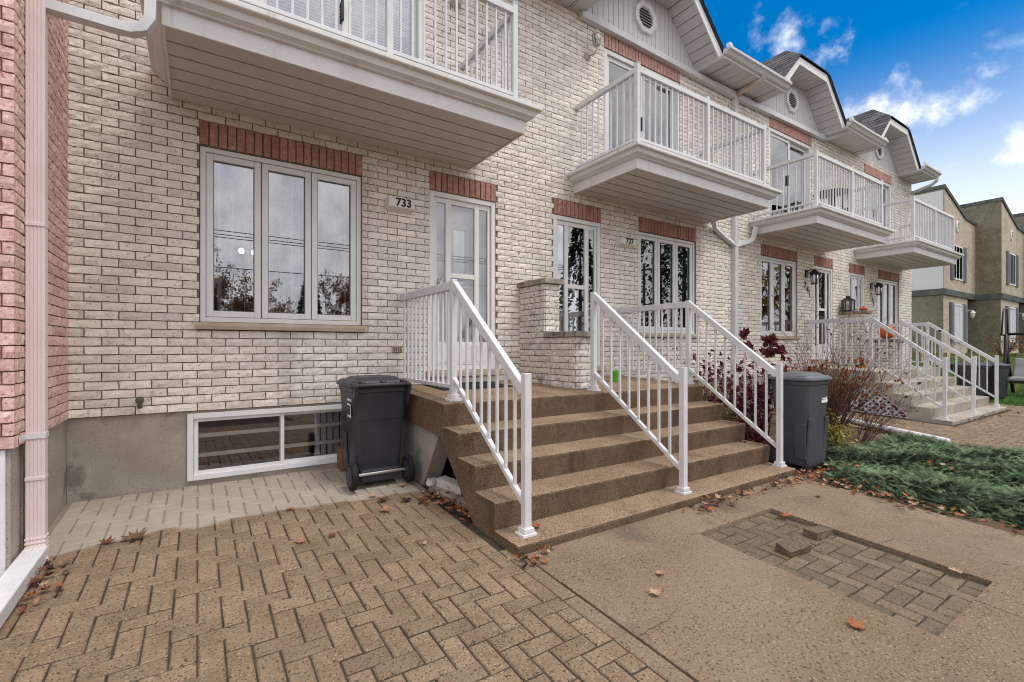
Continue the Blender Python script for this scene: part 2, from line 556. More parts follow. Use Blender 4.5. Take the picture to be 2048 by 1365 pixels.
m_paver = mat('concrete_paver', (0.200, 0.137, 0.085), (0.272, 0.194, 0.126), 6, 0.72, 0.006, 75, 0.14, 0.3,
        speck=[((0.36, 0.265, 0.175), 90, 0.58, 0.67), ((0.08, 0.053, 0.032), 84, 0.57, 0.655)],
        stain=[((0.15, 0.11, 0.078), 1.5, 0.56, 0.76, 0.5)])
dry_strip(m_paver, (0.33, 0.285, 0.235), (0.44, 0.39, 0.335))
m_joint = mat('driveway_joint_sand', (0.05, 0.04, 0.03), (0.08, 0.064, 0.048), 9, 0.95, 0.003, 100, 0, 0.1)
dry_strip(m_joint, (0.20, 0.17, 0.14), (0.30, 0.26, 0.22))
m_paver2 = mat('patch_paver', (0.15, 0.115, 0.075), (0.205, 0.157, 0.106), 6, 0.8, 0.006, 75, 0.15, 0.2,
               speck=[((0.27, 0.21, 0.15), 110, 0.59, 0.68), ((0.07, 0.052, 0.036), 100, 0.55, 0.67)],
               stain=[((0.12, 0.10, 0.085), 3.5, 0.54, 0.72, 0.55)])


def holes_in_soffit(m):
    """tiny vent perforations of the soffit panels as a fine dot pattern"""
    nt = m.node_tree
    N, L = nt.nodes.new, nt.links.new
    bs = nt.nodes['Principled BSDF']
    src = bs.inputs['Base Color'].links[0].from_socket
    geo = N('ShaderNodeNewGeometry')
    mp = N('ShaderNodeMapping')
    mp.inputs['Scale'].default_value = (30, 52, 30)
    L(geo.outputs['Position'], mp.inputs[0])
    v = N('ShaderNodeTexVoronoi')
    v.inputs['Randomness'].default_value = 0.15
    v.inputs['Scale'].default_value = 1.0
    L(mp.outputs[0], v.inputs['Vector'])
    r = N('ShaderNodeMapRange')
    L(v.outputs['Distance'], r.inputs['Value'])
    r.inputs['From Min'].default_value, r.inputs['From Max'].default_value = 0.30, 0.20
    mx = N('ShaderNodeMix')
    mx.data_type = 'RGBA'
    L(r.outputs[0], mx.inputs['Factor'])
    L(src, mx.inputs[6])
    mx.inputs[7].default_value = (0.20, 0.175, 0.16, 1)
    L(mx.outputs[2], bs.inputs['Base Color'])


holes_in_soffit(m_soffit)


def glass_mat(name, refl, tint=(0.86, 0.88, 0.9)):
    m = bpy.data.materials.new(name)
    m.use_nodes = True
    nt = m.node_tree
    nt.nodes.clear()
    N, L = nt.nodes.new, nt.links.new
    out = N('ShaderNodeOutputMaterial')
    mix = N('ShaderNodeMixShader')
    tr = N('ShaderNodeBsdfTransparent')
    tr.inputs[0].default_value = tint + (1,)
    gl = N('ShaderNodeBsdfGlossy')
    gl.inputs['Roughness'].default_value = 0.0
    gl.inputs['Color'].default_value = (0.95, 0.95, 0.97, 1)
    lw = N('ShaderNodeFresnel')
    lw.inputs['IOR'].default_value = 1.5
    mr = N('ShaderNodeMapRange')
    L(lw.outputs[0], mr.inputs['Value'])
    mr.inputs['To Min'].default_value, mr.inputs['To Max'].default_value = refl, 1.0
    L(mr.outputs[0], mix.inputs[0])
    L(tr.outputs[0], mix.inputs[1])
    L(gl.outputs[0], mix.inputs[2])
    L(mix.outputs[0], out.inputs[0])
    return m


m_glass = glass_mat('window_glass', 0.18)
m_lampglass = glass_mat('lamp_glass', 0.06, (0.95, 0.95, 0.92))


def emit_mat(name, col, s):
    m = bpy.data.materials.new(name)
    m.use_nodes = True
    b = m.node_tree.nodes['Principled BSDF']
    b.inputs['Base Color'].default_value = col + (1,)
    b.inputs['Emission Color'].default_value = col + (1,)
    b.inputs['Emission Strength'].default_value = s
    return m


m_globe = emit_mat('lit_lamp_globe', (1.0, 0.97, 0.92), 1.5)
m_glasslow = glass_mat('basement_glass', 0.07, (0.9, 0.9, 0.9))

# ------------------------------------------------------------------ ground
def smooth(a, b, x):
    t = max(0, min(1, (x - a) / (b - a)))
    return t * t * (3 - 2 * t)


def terrain(x, y):
    return gz(y) + (0.9 - gz(y)) * smooth(19.5, 24.5, x + 0.2 * math.sin(y * 0.9)) if y > -14 else gz(y)


def ground_sheet(name, xs, ys, dz, m):
    mb = MB()
    mb.v = [(x, y, terrain(x, y) + dz) for y in ys for x in xs]
    n = len(xs)
    mb.f = [(j * n + i, j * n + i + 1, (j + 1) * n + i + 1, (j + 1) * n + i) for j in range(len(ys) - 1) for i in range(n - 1)]
    return struct(mb, name, m, smooth=True)


ground_sheet('ground', [-400, -60, -20, -8, 0, 8, 15, 18, 19.5, 20.5, 21.5, 22.5, 23.5, 24.5, 30, 60, 400],
             [-400, -60, -30, -14.5, -13.5, -12, -9, -6, -4, -3, -2, -1, 0, 1, 2, 4, 9, 30, 80, 400], -0.075, m_soil)
ground_sheet('lawn', [15.15, 16, 17, 18, 19, 19.5, 20, 20.5, 21, 21.5, 22, 22.5, 23, 23.5, 24.5, 26, 30, 40, 60],
             [-8, -7, -6, -5, -4, -3, -2, -1, 0, 1, 2, 4, 8, 14], -0.01, m_grass)
rd = MB()
rd.add([(-200, -24, -0.72), (200, -24, -0.72), (200, -14, -0.66), (-200, -14, -0.66)], [(0, 1, 2, 3)])
struct(rd, 'road', m_road)

TILT = math.atan(0.05)


def paver_mesh(name, lx, ly, m, rnd, seed):
    r = random.Random(seed)
    g, ch, d = 0.0038, 0.006, 0.03
    x, y = lx / 2 - g, ly / 2 - g
    mb = MB()
    j = lambda: r.uniform(-0.0012, 0.0012)
    mb.v = [(sx * (x - ch) + j(), sy * (y - ch) + j(), 0.0) for sx, sy in ((-1, -1), (1, -1), (1, 1), (-1, 1))]
    mb.v += [(sx * x + j(), sy * y + j(), -ch) for sx, sy in ((-1, -1), (1, -1), (1, 1), (-1, 1))]
    mb.v += [(sx * x, sy * y, -d) for sx, sy in ((-1, -1), (1, -1), (1, 1), (-1, 1))]
    mb.f = [(0, 1, 2, 3)] + [(i + 4, (i + 1) % 4 + 4, (i + 1) % 4, i) for i in range(4)] + [(i + 8, (i + 1) % 4 + 8, (i + 1) % 4 + 4, i + 4) for i in range(4)]
    return mb.mesh(name, m, rnd=rnd), mb


def in_frame(p, marg=60):
    x, y, d = proj(p)
    return d > 0.2 and -marg < x < 2048 + marg and -marg < y < 1365 + marg


def pick_largest(cands, n=300):
    """cands: (centre, size, payload); the n whose image is largest inside the frame, and the others"""
    sc = []
    for i, (c, s, pl) in enumerate(cands):
        d = proj(c)[2]
        sc.append((-(s / d if in_frame(c, 10) else 0), i))
    sc.sort()
    big = set(i for v, i in sc[:n] if v < 0)
    return [cands[i] for i in range(len(cands)) if i in big], [cands[i] for i in range(len(cands)) if i not in big]


def clip_cells(cells, inside):
    """cells of one paver that lie inside the paved outline"""
    return [c for c in cells if inside((c[0] + 0.5) * 0.1, (c[1] + 0.5) * 0.1)]


def herringbone(parent, i0, i1, j0, j1, inside, m, ox=0.0, oy=0.0, dz=0.0, limit=300, seed=3, stuff_name='paver_field'):
    r = random.Random(seed)
    vs = {}
    for key, (lx, ly) in (('h', (0.2, 0.1)), ('v', (0.1, 0.2)), ('q', (0.1, 0.1))):
        vs[key] = [paver_mesh('paver', lx, ly, m, r.random(), 50 + k) for k in range(10)]
    cands = []
    for i in range(i0, i1):
        for j in range(j0, j1):
            k = (i + j) % 4
            if k == 0:
                cells, key = [(i, j), (i + 1, j)], 'h'
            elif k == 2:
                cells, key = [(i, j), (i, j + 1)], 'v'
            else:
                continue
            ok = [c for c in cells if inside((c[0] + 0.5) * 0.1 + ox, (c[1] + 0.5) * 0.1 + oy)]
            if not ok:
                continue
            if len(ok) == 1:
                key = 'q'
            cx = sum(c[0] + 0.5 for c in ok) / len(ok) * 0.1 + ox
            cy = sum(c[1] + 0.5 for c in ok) / len(ok) * 0.1 + oy
            z = gz(cy) + dz + r.uniform(-0.003, 0.0025)
            rot = (TILT + r.uniform(-0.016, 0.016), r.uniform(-0.02, 0.02), r.uniform(-0.010, 0.010))
            cands.append(((cx, cy, z), 0.15, (key, r.randrange(10), rot)))
    big, rest = pick_largest(cands, limit)
    for c, s, (key, q, rot) in big:
        link('paver', vs[key][q][0], parent, c, rot)
    if rest:
        mb = MB()
        for c, s, (key, q, rot) in rest:
            M4 = Matrix.Translation(c) @ Euler(rot).to_matrix().to_4x4()
            src = vs[key][q][1]
            mb.add([M4 @ Vector(p) for p in src.v], src.f)
            mb.r += [r.random()] * len(src.f)
        o = mb.build(stuff_name, m, parent)
        o['kind'] = 'stuff'


def sheet(x0, x1, y0, y1, dz, ny=6):
    mb = MB()
    ys = [y0 + (y1 - y0) * i / ny for i in range(ny + 1)]
    mb.v = [p for y in ys for p in ((x0, y, gz(y) + dz), (x1, y, gz(y) + dz))]
    mb.f = [(2 * i, 2 * i + 1, 2 * i + 3, 2 * i + 2) for i in range(ny)]
    return mb


PX, PY = -0.825, -1.273       # corner of the pink brick house next door
driveway = struct(sheet(-6.0, 1.66, -9.0, 0.0, -0.0075), 'driveway', m_joint)
herringbone(driveway, -30, 16, -52, 0, lambda x, y: x < 1.60 and y < -0.01 and (x > PX or y < PY), m_paver)


def slab(parent, name, x0, x1, y0, y1, m, dz=0.0, th=0.09, ch=0.006, seed=0):
    """concrete slab with eased, slightly uneven edges, lying on the falling ground"""
    r = random.Random(seed)
    mb = MB()
    nx, ny = max(2, int((x1 - x0) / 0.25)), max(2, int((y1 - y0) / 0.25))
    top, per = {}, []
    for j in range(ny + 1):
        for i in range(nx + 1):
            ex, ey = i in (0, nx), j in (0, ny)
            x = x0 + (x1 - x0) * i / nx
            y = y0 + (y1 - y0) * j / ny
            if ex:
                x += (ch if i == 0 else -ch) + r.uniform(-0.002, 0.002)
            if ey:
                y += (ch if j == 0 else -ch) + r.uniform(-0.002, 0.002)
            top[i, j] = len(mb.v)
            mb.v.append((x, y, gz(y) + dz + (-0.0015 if ex or ey else r.uniform(0, 0.0015))))
    for j in range(ny):
        for i in range(nx):
            mb.f.append((top[i, j], top[i + 1, j], top[i + 1, j + 1], top[i, j + 1]))
    ring = [(i, 0) for i in range(nx)] + [(nx, j) for j in range(ny)] + [(i, ny) for i in range(nx, 0, -1)] + [(0, j) for j in range(ny, 0, -1)]
    prev = [top[q] for q in ring]
    for off, d in ((0.0, 0.007), (0.0, th)):
        cur = []
        for (i, j) in ring:
            x, y = x0 + (x1 - x0) * i / nx, y0 + (y1 - y0) * j / ny
            cur.append(len(mb.v))
            mb.v.append((x, y, gz(y) + dz - d))
        n = len(ring)
        for k in range(n):
            mb.f.append((prev[k], cur[k], cur[(k + 1) % n], prev[(k + 1) % n]))
        prev = cur
    return mb.build(name, m, parent)


walkway = struct(sheet(1.55, 5.06, -9.0, -2.2, -0.0285), 'walkway', m_bed)
slab(walkway, 'border_strip', 1.605, 1.70, -2.93, -2.30, m_slab, -0.002, seed=1)
slab(walkway, 'border_strip', 1.605, 1.70, -9.0, -2.94, m_slab, -0.001, seed=2)
slab(walkway, 'concrete_slab', 1.708, 3.34, -2.785, -2.30, m_slab, 0.0, seed=3)
slab(walkway, 'concrete_slab', 3.346, 5.04, -2.785, -2.30, m_slab, 0.0, seed=4)
big = MB()
gxs, gys = [1.708, 2.955, 3.915, 5.04], [-8.8, -4.10, -2.797]
for i in range(3):
    for j in range(2):
        if i == 1 and j == 1:
            continue
        x0, x1, y0, y1 = gxs[i], gxs[i + 1], gys[j], gys[j + 1]
        parts = [(x0, x1)] if not (i == 1 and j == 0) else [(x0, 3.54), (3.545, x1)]
        for (p, q) in parts:
            big.v += [(p, y0, gz(y0) + 0.001), (q, y0, gz(y0) + 0.001), (q, y1, gz(y1) + 0.001), (p, y1, gz(y1) + 0.001)]
            k = len(big.v) - 4
            big.f.append((k, k + 1, k + 2, k + 3))
for (xa, ya, xb, yb) in ((1.708, -2.797, 5.04, -2.797), (2.955, -4.10, 2.955, -2.797), (3.915, -4.10, 3.915, -2.797), (2.955, -4.10, 3.915, -4.10), (1.708, -8.8, 1.708, -2.797), (5.04, -8.8, 5.04, -2.797)):
    k = len(big.v)
    big.v += [(xa, ya, gz(ya) + 0.001), (xb, yb, gz(yb) + 0.001), (xb, yb, gz(yb) - 0.09), (xa, ya, gz(ya) - 0.09)]
    big.f.append((k, k + 1, k + 2, k + 3))
bigslab = big.build('concrete_slab', m_slab, walkway)
for (x, y, a0, n, sd) in ((2.95, -2.80, 118, 9, 1), (3.92, -3.55, -28, 22, 2), (1.72, -3.35, -8, 14, 3)):
    rc = random.Random(sd)
    mb = MB()
    a = R(a0)
    pts = []
    for i in range(n):
        pts.append((x, y))
        a += rc.gauss(0, 0.35)
        x, y = x + 0.035 * math.cos(a), y + 0.035 * math.sin(a)
        a += (R(a0) - a) * 0.35
    for i, (px_, py_) in enumerate(pts):
        w_ = 0.0016 * (1 - 0.6 * i / n) * rc.uniform(0.6, 1.4)
        nx_, ny_ = -math.sin(R(a0)) * w_, math.cos(R(a0)) * w_
        mb.v += [(px_ - nx_, py_ - ny_, gz(py_) + 0.0035), (px_ + nx_, py_ + ny_, gz(py_) + 0.0035)]
    mb.f = [(2 * i, 2 * i + 1, 2 * i + 3, 2 * i + 2) for i in range(n - 1)]
    mb.build('crack', m_gap, bigslab)
herringbone(walkway, -2, 12, -2, 15, lambda x, y: 2.96 < x < 3.91 and -4.095 < y < -2.80, m_paver2, 2.96, -4.10, -0.020, seed=12)
bedgrid = ground_sheet('garden_bed', [5.06, 6, 7, 8, 8.7], [-7, -5, -4, -3, -2, -1, 0], -0.03, m_soil)
walk_b = struct(sheet(8.72, 15.14, -7.0, 0.0, -0.0075), 'paved_path', m_bed)
herringbone(walk_b, 87, 152, -50, 0, lambda x, y: 8.74 < x < 15.12 and not (10.35 < x < 14.1 and y > -2.4) and not (12.0 < x < 13.6 and -4.6 < y < -2.45), m_paver, seed=21)
slab(walk_b, 'concrete_slab', 11.99, 13.60, -4.6, -2.45, m_slab, 0.001, seed=31)
# street-side planting strip behind the camera belongs to the ground sheet

# ------------------------------------------------------------------ brickwork
CO, BASE, BL, JT = 0.0692, 0.635, 0.2076, 0.0085


def brick_variants(name, m, n, seed, L=BL - JT, H=CO - JT, D=0.09, proud=0.013, amp=0.004, nx=5, nz=2, flat=False):
    out = []
    r = random.Random(seed)
    for k in range(n):
        mb = MB()
        g = {}
        for j in range(nz + 1):
            for i in range(nx + 1):
                e = (i in (0, nx)) + (j in (0, nz))
                x = -L / 2 + L * i / nx
                z = -H / 2 + H * j / nz
                y = -proud + r.uniform(-amp, amp) * (0.4 if flat else 1)
                if e:
                    y += r.uniform(0.001, 0.004) * (0.4 if flat else 1)
                    x += r.uniform(-0.0012, 0.0012)
                    z += r.uniform(-0.0016, 0.0016)
                g[i, j] = len(mb.v)
                mb.v.append((x, y, z))
        for j in range(nz):
            for i in range(nx):
                mb.f.append((g[i, j], g[i + 1, j], g[i + 1, j + 1], g[i, j + 1]))
        ring = [(i, 0) for i in range(nx)] + [(nx, j) for j in range(nz)] + [(i, nz) for i in range(nx, 0, -1)] + [(0, j) for j in range(nz, 0, -1)]
        b = []
        for (i, j) in ring:
            b.append(len(mb.v))
            mb.v.append((-L / 2 + L * i / nx, D, -H / 2 + H * j / nz))
        q = len(ring)
        for t in range(q):
            mb.f.append((b[t], b[(t + 1) % q], g[ring[(t + 1) % q]], g[ring[t]]))
        rnd = r.random()
        mb.r = [rnd] * len(mb.f)
        out.append((mb.mesh(name, m), mb))
    return out


BV = brick_variants('brick', m_brick, 24, 5)
BVD = brick_variants('brick', m_brickdirty, 12, 6, D=0.05)
PV = brick_variants('brick', m_pink, 20, 8, amp=0.003)
LV = brick_variants('lintel_brick', m_lintel, 10, 9, L=0.061, H=3 * CO - JT, nx=2, nz=3, flat=True)
LVU = brick_variants('lintel_brick', m_lintelup, 10, 10, L=0.061, H=3 * CO - JT, nx=2, nz=3, flat=True)


def sub_iv(iv, a, b):
    out = []
    for p, q in iv:
        if b <= p or a >= q:
            out.append((p, q))
        else:
            if a > p:
                out.append((p, a))
            if b < q:
                out.append((b, q))
    return out


def lay_bricks(parent, org, ang, u0, u1, z0, z1, holes, variants, cu0=None, cu1=None, limit=300, seed=0, zbase=BASE, phase=0.0, zmax=None, stuff='brick_courses'):
    """stretcher bond on a vertical wall: u runs from org in direction ang, face normal to the right of it;
    bricks that start in [u0,u1) are laid, clipped to [cu0,cu1]; holes = (u0,u1,z0,z1)"""
    r = random.Random(seed)
    t = Vector((math.cos(ang), math.sin(ang), 0))
    cu0 = u0 if cu0 is None else cu0
    cu1 = u1 if cu1 is None else cu1
    k0, k1 = round((z0 - zbase) / CO), round((z1 - zbase) / CO)
    cands = []
    for k in range(k0, k1):
        zc = zbase + (k + 0.5) * CO
        off = phase + (BL / 2 if k % 2 else 0)
        n = math.floor((u0 - off) / BL) - 1
        while True:
            a = off + n * BL
            n += 1
            if a >= u1:
                break
            if a < u0 and not (a < cu0 <= a + BL and cu0 == u0):
                continue
            iv = [(max(a, cu0), min(a + BL, cu1))]
            for h in holes:
                if h[2] < zc < h[3]:
                    iv = sub_iv(iv, h[0], h[1])
            for p, q in iv:
                if q - p < 0.03:
                    continue
                lo = p + (JT / 2 if abs(p - a) < 1e-6 else 0.001)
                hi = q - (JT / 2 if abs(q - a - BL) < 1e-6 else 0.001)
                c = Vector(org) + t * ((lo + hi) / 2)
                c.z = zc
                cands.append(((c.x, c.y, c.z), (hi - lo), ((hi - lo) / (BL - JT), r.randrange(len(variants)))))
    big, rest = pick_largest(cands, limit)
    for c, s, (sx, q) in big:
        link('brick', variants[q][0], parent, c, (0, 0, ang), (sx, 1, 1))
    if rest:
        mb = MB()
        ca, sa = math.cos(ang), math.sin(ang)
        for c, s, (sx, q) in rest:
            src = variants[q][1]
            mb.add([(c[0] + x * sx * ca - y * sa, c[1] + x * sx * sa + y * ca, c[2] + z) for x, y, z in src.v], src.f)
            mb.r += [r.random()] * len(src.f)
        o = mb.build(stuff, variants[0][0].materials[0], parent)
        o['kind'] = 'stuff'


def wall_cells(u0, u1, z0, z1, holes, put):
    us = sorted(set([u0, u1] + [max(u0, min(u1, h[i])) for h in holes for i in (0, 1)]))
    zs = sorted(set([z0, z1] + [max(z0, min(z1, h[i])) for h in holes for i in (2, 3)]))
    for a, b in zip(us, us[1:]):
        for c, d in zip(zs, zs[1:]):
            m_ = ((a + b) / 2, (c + d) / 2)
            if not any(h[0] < m_[0] < h[1] and h[2] < m_[1] < h[3] for h in holes):
                put(a, b, c, d)


def lintel(house, x0, x1, z0, variants, y=0.0):
    back = MB().box(x0, x1, 0.002, 0.09, z0 + 0.002, z0 + 3 * CO - 0.002).build('lintel', m_mortar, house)
    n = round((x1 - x0) / 0.0692)
    w = (x1 - x0) / n
    for i in range(n):
        link('lintel_brick', variants[rng.randrange(len(variants))][0], back, (x0 + (i + 0.5) * w, y - 0.004, z0 + 1.5 * CO), (0, 0, 0), ((w - 0.012) / 0.061, 1, 1))
    return back


def frame_rect(mb, x0, x1, z0, z1, w, y0, y1):
    mb.box(x0, x0 + w, y0, y1, z0, z1).box(x1 - w, x1, y0, y1, z0, z1)
    mb.box(x0 + w, x1 - w, y0, y1, z1 - w, z1).box(x0 + w, x1 - w, y0, y1, z0, z0 + w)
    return mb


ZS, ZL, ZL2 = BASE + 11 * CO, BASE + 33 * CO, BASE + 69 * CO     # sill top, lower lintel, upper lintel
ZF, ZE = 3.49, 5.71                                             # balcony floor, eave soffit


def window(house, x0, x1, z0, z1, inside):
    fr = MB()
    frame_rect(fr, x0 + 0.004, x1 - 0.004, z0 + 0.004, z1 - 0.004, 0.042, 0.018, 0.10)
    w = frame_ob = fr.build('window', m_white, house, bevel=0.003)
    n = 3
    iw = (x1 - x0 - 0.092) / n
    for i in range(n):
        a, b = x0 + 0.046 + i * iw + 0.004, x0 + 0.046 + (i + 1) * iw - 0.004
        s = MB()
        frame_rect(s, a, b, z0 + 0.05, z1 - 0.05, 0.052, 0.03, 0.085)
        s.build('sash', m_white, w, bevel=0.004)
        g = MB()
        frame_rect(g, a + 0.052, b - 0.052, z0 + 0.102, z1 - 0.102, 0.006, 0.05, 0.075)
        g.build('gasket', m_seal, w)
        MB().box(a + 0.05, b - 0.05, 0.060, 0.066, z0 + 0.1, z1 - 0.1).build('pane', m_glass, w)
    # rough stone sill
    sl = MB()
    r = random.Random(int(x0 * 100))
    nn = 18
    xs = [x0 - 0.03 + (x1 - x0 + 0.05) * i / nn for i in range(nn + 1)]
    for i, x in enumerate(xs):
        j = r.uniform(-0.006, 0.006)
        sl.v += [(x, -0.055 + j, z0 - 0.062), (x, -0.062 + j * .8, z0 - 0.03), (x, -0.052 + j * .5, z0 - 0.004), (x, 0.05, z0 + 0.004), (x, 0.05, z0 - 0.064)]
    for i in range(nn):
        sl.f += [(5 * i + k, 5 * i + 5 + k, 5 * i + 5 + (k + 1) % 5, 5 * i + (k + 1) % 5) for k in range(5)]
    sl.f += [(4, 3, 2, 1, 0), tuple(5 * nn + k for k in range(5))]
    sl.build('sill', m_sill, w)
    if inside == 'vertical blinds':
        k, x = 0, x0 + 0.05
        while x < x1 - 0.08:
            a = R(76 + r.uniform(-8, 6))
            ww = 0.088
            c, s_ = math.cos(a) * ww / 2, math.sin(a) * ww / 2
            MB().prism([(x - c, 0.15 - s_, z0 + 0.03), (x + c, 0.15 + s_, z0 + 0.03), (x + c + .001, 0.15 + s_ - .002, z0 + 0.03), (x - c + .001, 0.15 - s_ - .002, z0 + 0.03)], (0, 0, z1 - z0 - 0.06)).build('blind_slat', m_vane, w)
            x += 0.10
    elif inside == 'curtains':
        for (a, b, lean) in ((x0 + 0.05, x0 + 0.42, 0.0), (x0 + 0.46, x0 + 0.86, -0.22), (x1 - 0.35, x1 - 0.05, 0.0)):
            c = MB()
            n2 = 24
            for i in range(n2 + 1):
                x = a + (b - a) * i / n2
                y = 0.14 + 0.025 * math.sin(i * 1.9)
                c.v += [(x, y, z0 + 0.02), (x + lean, y, z1 - 0.02)]
            c.f = [(2 * i, 2 * i + 2, 2 * i + 3, 2 * i + 1) for i in range(n2)]
            c.build('curtain', m_curtain, w, smooth=True)
    elif inside == 'autumn drape':
        c = MB()
        for i in range(9):
            c.v += [(x0 + 0.5 + 0.05 * i, 0.25 + 0.03 * math.sin(i * 2.0), z0), (x0 + 0.5 + 0.05 * i, 0.25 + 0.03 * math.sin(i * 2.0), z1)]
        c.f = [(2 * i, 2 * i + 2, 2 * i + 3, 2 * i + 1) for i in range(8)]
        c.build('curtain', MATS['ochre_curtain'], w, smooth=True)
    return w


mat('ochre_curtain', (0.38, 0.21, 0.04), (0.25, 0.12, 0.02), 12, 0.9)
m_doorwhite = mat('white_steel_door', (0.74, 0.745, 0.76), (0.69, 0.695, 0.71), 3, 0.4, spec=0.4)
m_doordark = mat('dark_grey_door', (0.17, 0.17, 0.175), (0.20, 0.20, 0.205), 3, 0.5)


def front_door(house, x0, x1, z0, z1, flip, inner):
    """storm door in a white frame: two side lights, a middle light with a rail, a grooved kick panel, an inner door behind"""
    def fx(t):
        return x0 + (x1 - x0) * (t if not flip else 1 - t)

    def bx(mb, a, b, y0, y1, c, d):
        p, q = sorted((fx(a), fx(b)))
        return mb.box(p, q, y0, y1, c, d)
    fr = MB()
    frame_rect(fr, x0 + 0.003, x1 - 0.003, z0, z1 - 0.003, 0.055, -0.004, 0.11)
    d = fr.build('front_door', m_white, house, bevel=0.004)
    s = MB()
    a0, a1 = 0.075, 0.925
    zb, zm = z0 + 0.32, z0 + 1.05
    for (a, b) in ((a0, 0.115), (0.245, 0.325), (0.68, 0.75), (0.885, a1)):
        bx(s, a, b, 0.018, 0.055, z0 + 0.06, z1 - 0.06)
    for (a, b) in ((0.115, 0.245), (0.325, 0.68), (0.75, 0.885)):
        bx(s, a, b, 0.02, 0.053, z1 - 0.115, z1 - 0.06)
        bx(s, a, b, 0.02, 0.053, z0 + 0.06, zb)
    bx(s, 0.325, 0.68, 0.02, 0.053, zm, zm + 0.055)
    st = s.build('storm_door', m_white, d, bevel=0.003)
    for i in range(9):
        a = 0.13 + i * 0.083
        bx(MB(), a, a + 0.072, 0.010, 0.021, z0 + 0.09, zb - 0.03).build('kick_panel_board', m_white, d)
    for (a, b, c, e) in ((0.115, 0.245, zb, z1 - 0.115), (0.325, 0.68, zb, zm), (0.325, 0.68, zm + 0.055, z1 - 0.115), (0.75, 0.885, zb, z1 - 0.115)):
        bx(MB(), a, b, 0.034, 0.038, c, e).build('pane', m_glasslow if inner == 'white' else m_glass, d)
    im = m_doorwhite if inner == 'white' else m_doordark
    i_ = MB()
    bx(i_, 0.07, 0.93, 0.125, 0.16, z0 + 0.02, z1 - 0.06)
    inn = i_.build('inner_door', im, d)
    for (a, b, c, e) in ((0.14, 0.45, 0.16, 0.75), (0.55, 0.86, 0.16, 0.75), (0.14, 0.33, 0.95, 1.62), (0.67, 0.86, 0.95, 1.62), (0.14, 0.86, 1.70, 1.82)):
        bx(MB(), a, b, 0.116, 0.126, z0 + c, z0 + e).build('raised_panel', im, d, bevel=0.006)
    lf = MB()
    p, q = sorted((fx(0.37), fx(0.63)))
    frame_rect(lf, p, q, z0 + 0.95, z0 + 1.66, 0.035, 0.098, 0.126)
    lf.build('door_light_frame', m_white, d, bevel=0.004)
    MB().box(p + 0.035, q - 0.035, 0.110, 0.114, z0 + 0.985, z0 + 1.625).build('door_light', m_glass, d)
    hx = fx(0.16)
    MB().tube([(hx, 0.01, z0 + 0.92), (hx, -0.03, z0 + 0.93), (hx, -0.035, z0 + 1.01), (hx, 0.01, z0 + 1.03)], 0.009, 8).build('handle', m_steel, d, smooth=True)
    MB().lathe((hx, -0.002, z0 + 0.97), [(0.026, 0), (0.026, 0.02)], 14, 'y').build('handle_plate', m_steel, d)
    # stone threshold
    MB().box(x0 - 0.05, x1 + 0.05, -0.07, 0.08, z0 - 0.072, z0 - 0.004).build('threshold', m_sill, d, bevel=0.006)
    return d


def sliding_door(house, x0, x1, z0, z1, look):
    fr = MB()
    frame_rect(fr, x0 + 0.003, x1 - 0.003, z0, z1 - 0.003, 0.065, -0.002, 0.11)
    d = fr.build('balcony_door', m_white, house, bevel=0.004)
    xm = (x0 + x1) / 2
    leaf = 'white'
    for k, (a, b, y) in enumerate(((x0 + 0.07, xm + 0.03, 0.03), (xm - 0.03, x1 - 0.07, 0.068))):
        s = MB()
        frame_rect(s, a, b, z0 + 0.068, z1 - 0.072, 0.06, y, y + 0.035)
        s.build('sliding_leaf', m_white, d, bevel=0.003)
        MB().box(a + 0.06, b - 0.06, y + 0.012, y + 0.018, z0 + 0.128, z1 - 0.132).build('pane', m_glass, d)
    MB().box(xm - 0.045, xm - 0.02, 0.0, 0.03, z0 + 0.92, z0 + 1.12).build('handle', m_black, d, bevel=0.004)
    if look == 'horizontal blinds':
        z = z0 + 0.15
        while z < z1 - 0.15:
            MB().prism([(x0 + 0.1, 0.135, z), (x0 + 0.1, 0.150, z + 0.031), (x0 + 0.1, 0.150, z + 0.033), (x0 + 0.1, 0.135, z + 0.002)], (x1 - x0 - 0.2, 0, 0)).build('blind_slat', m_blind, d)
            z += 0.034
    elif look == 'screen and drape':
        half = [x0 + 0.12, xm - 0.04]
        x = half[0]
        c = MB()
        n2 = 20
        for i in range(n2 + 1):
            xx = half[0] + (half[1] - half[0]) * i / n2
            c.v += [(xx, 0.17 + 0.02 * math.sin(i * 1.7), z0 + 0.1), (xx, 0.17 + 0.02 * math.sin(i * 1.7), z1 - 0.1)]
        c.f = [(2 * i, 2 * i + 2, 2 * i + 3, 2 * i + 1) for i in range(n2)]
        c.build('drape', m_blind, d, smooth=True)
    elif look == 'half drape':
        MB().box(xm + 0.05, x1 - 0.14, 0.16, 0.17, z0 + 0.12, z1 - 0.14).build('drape', m_blind, d)
    return d


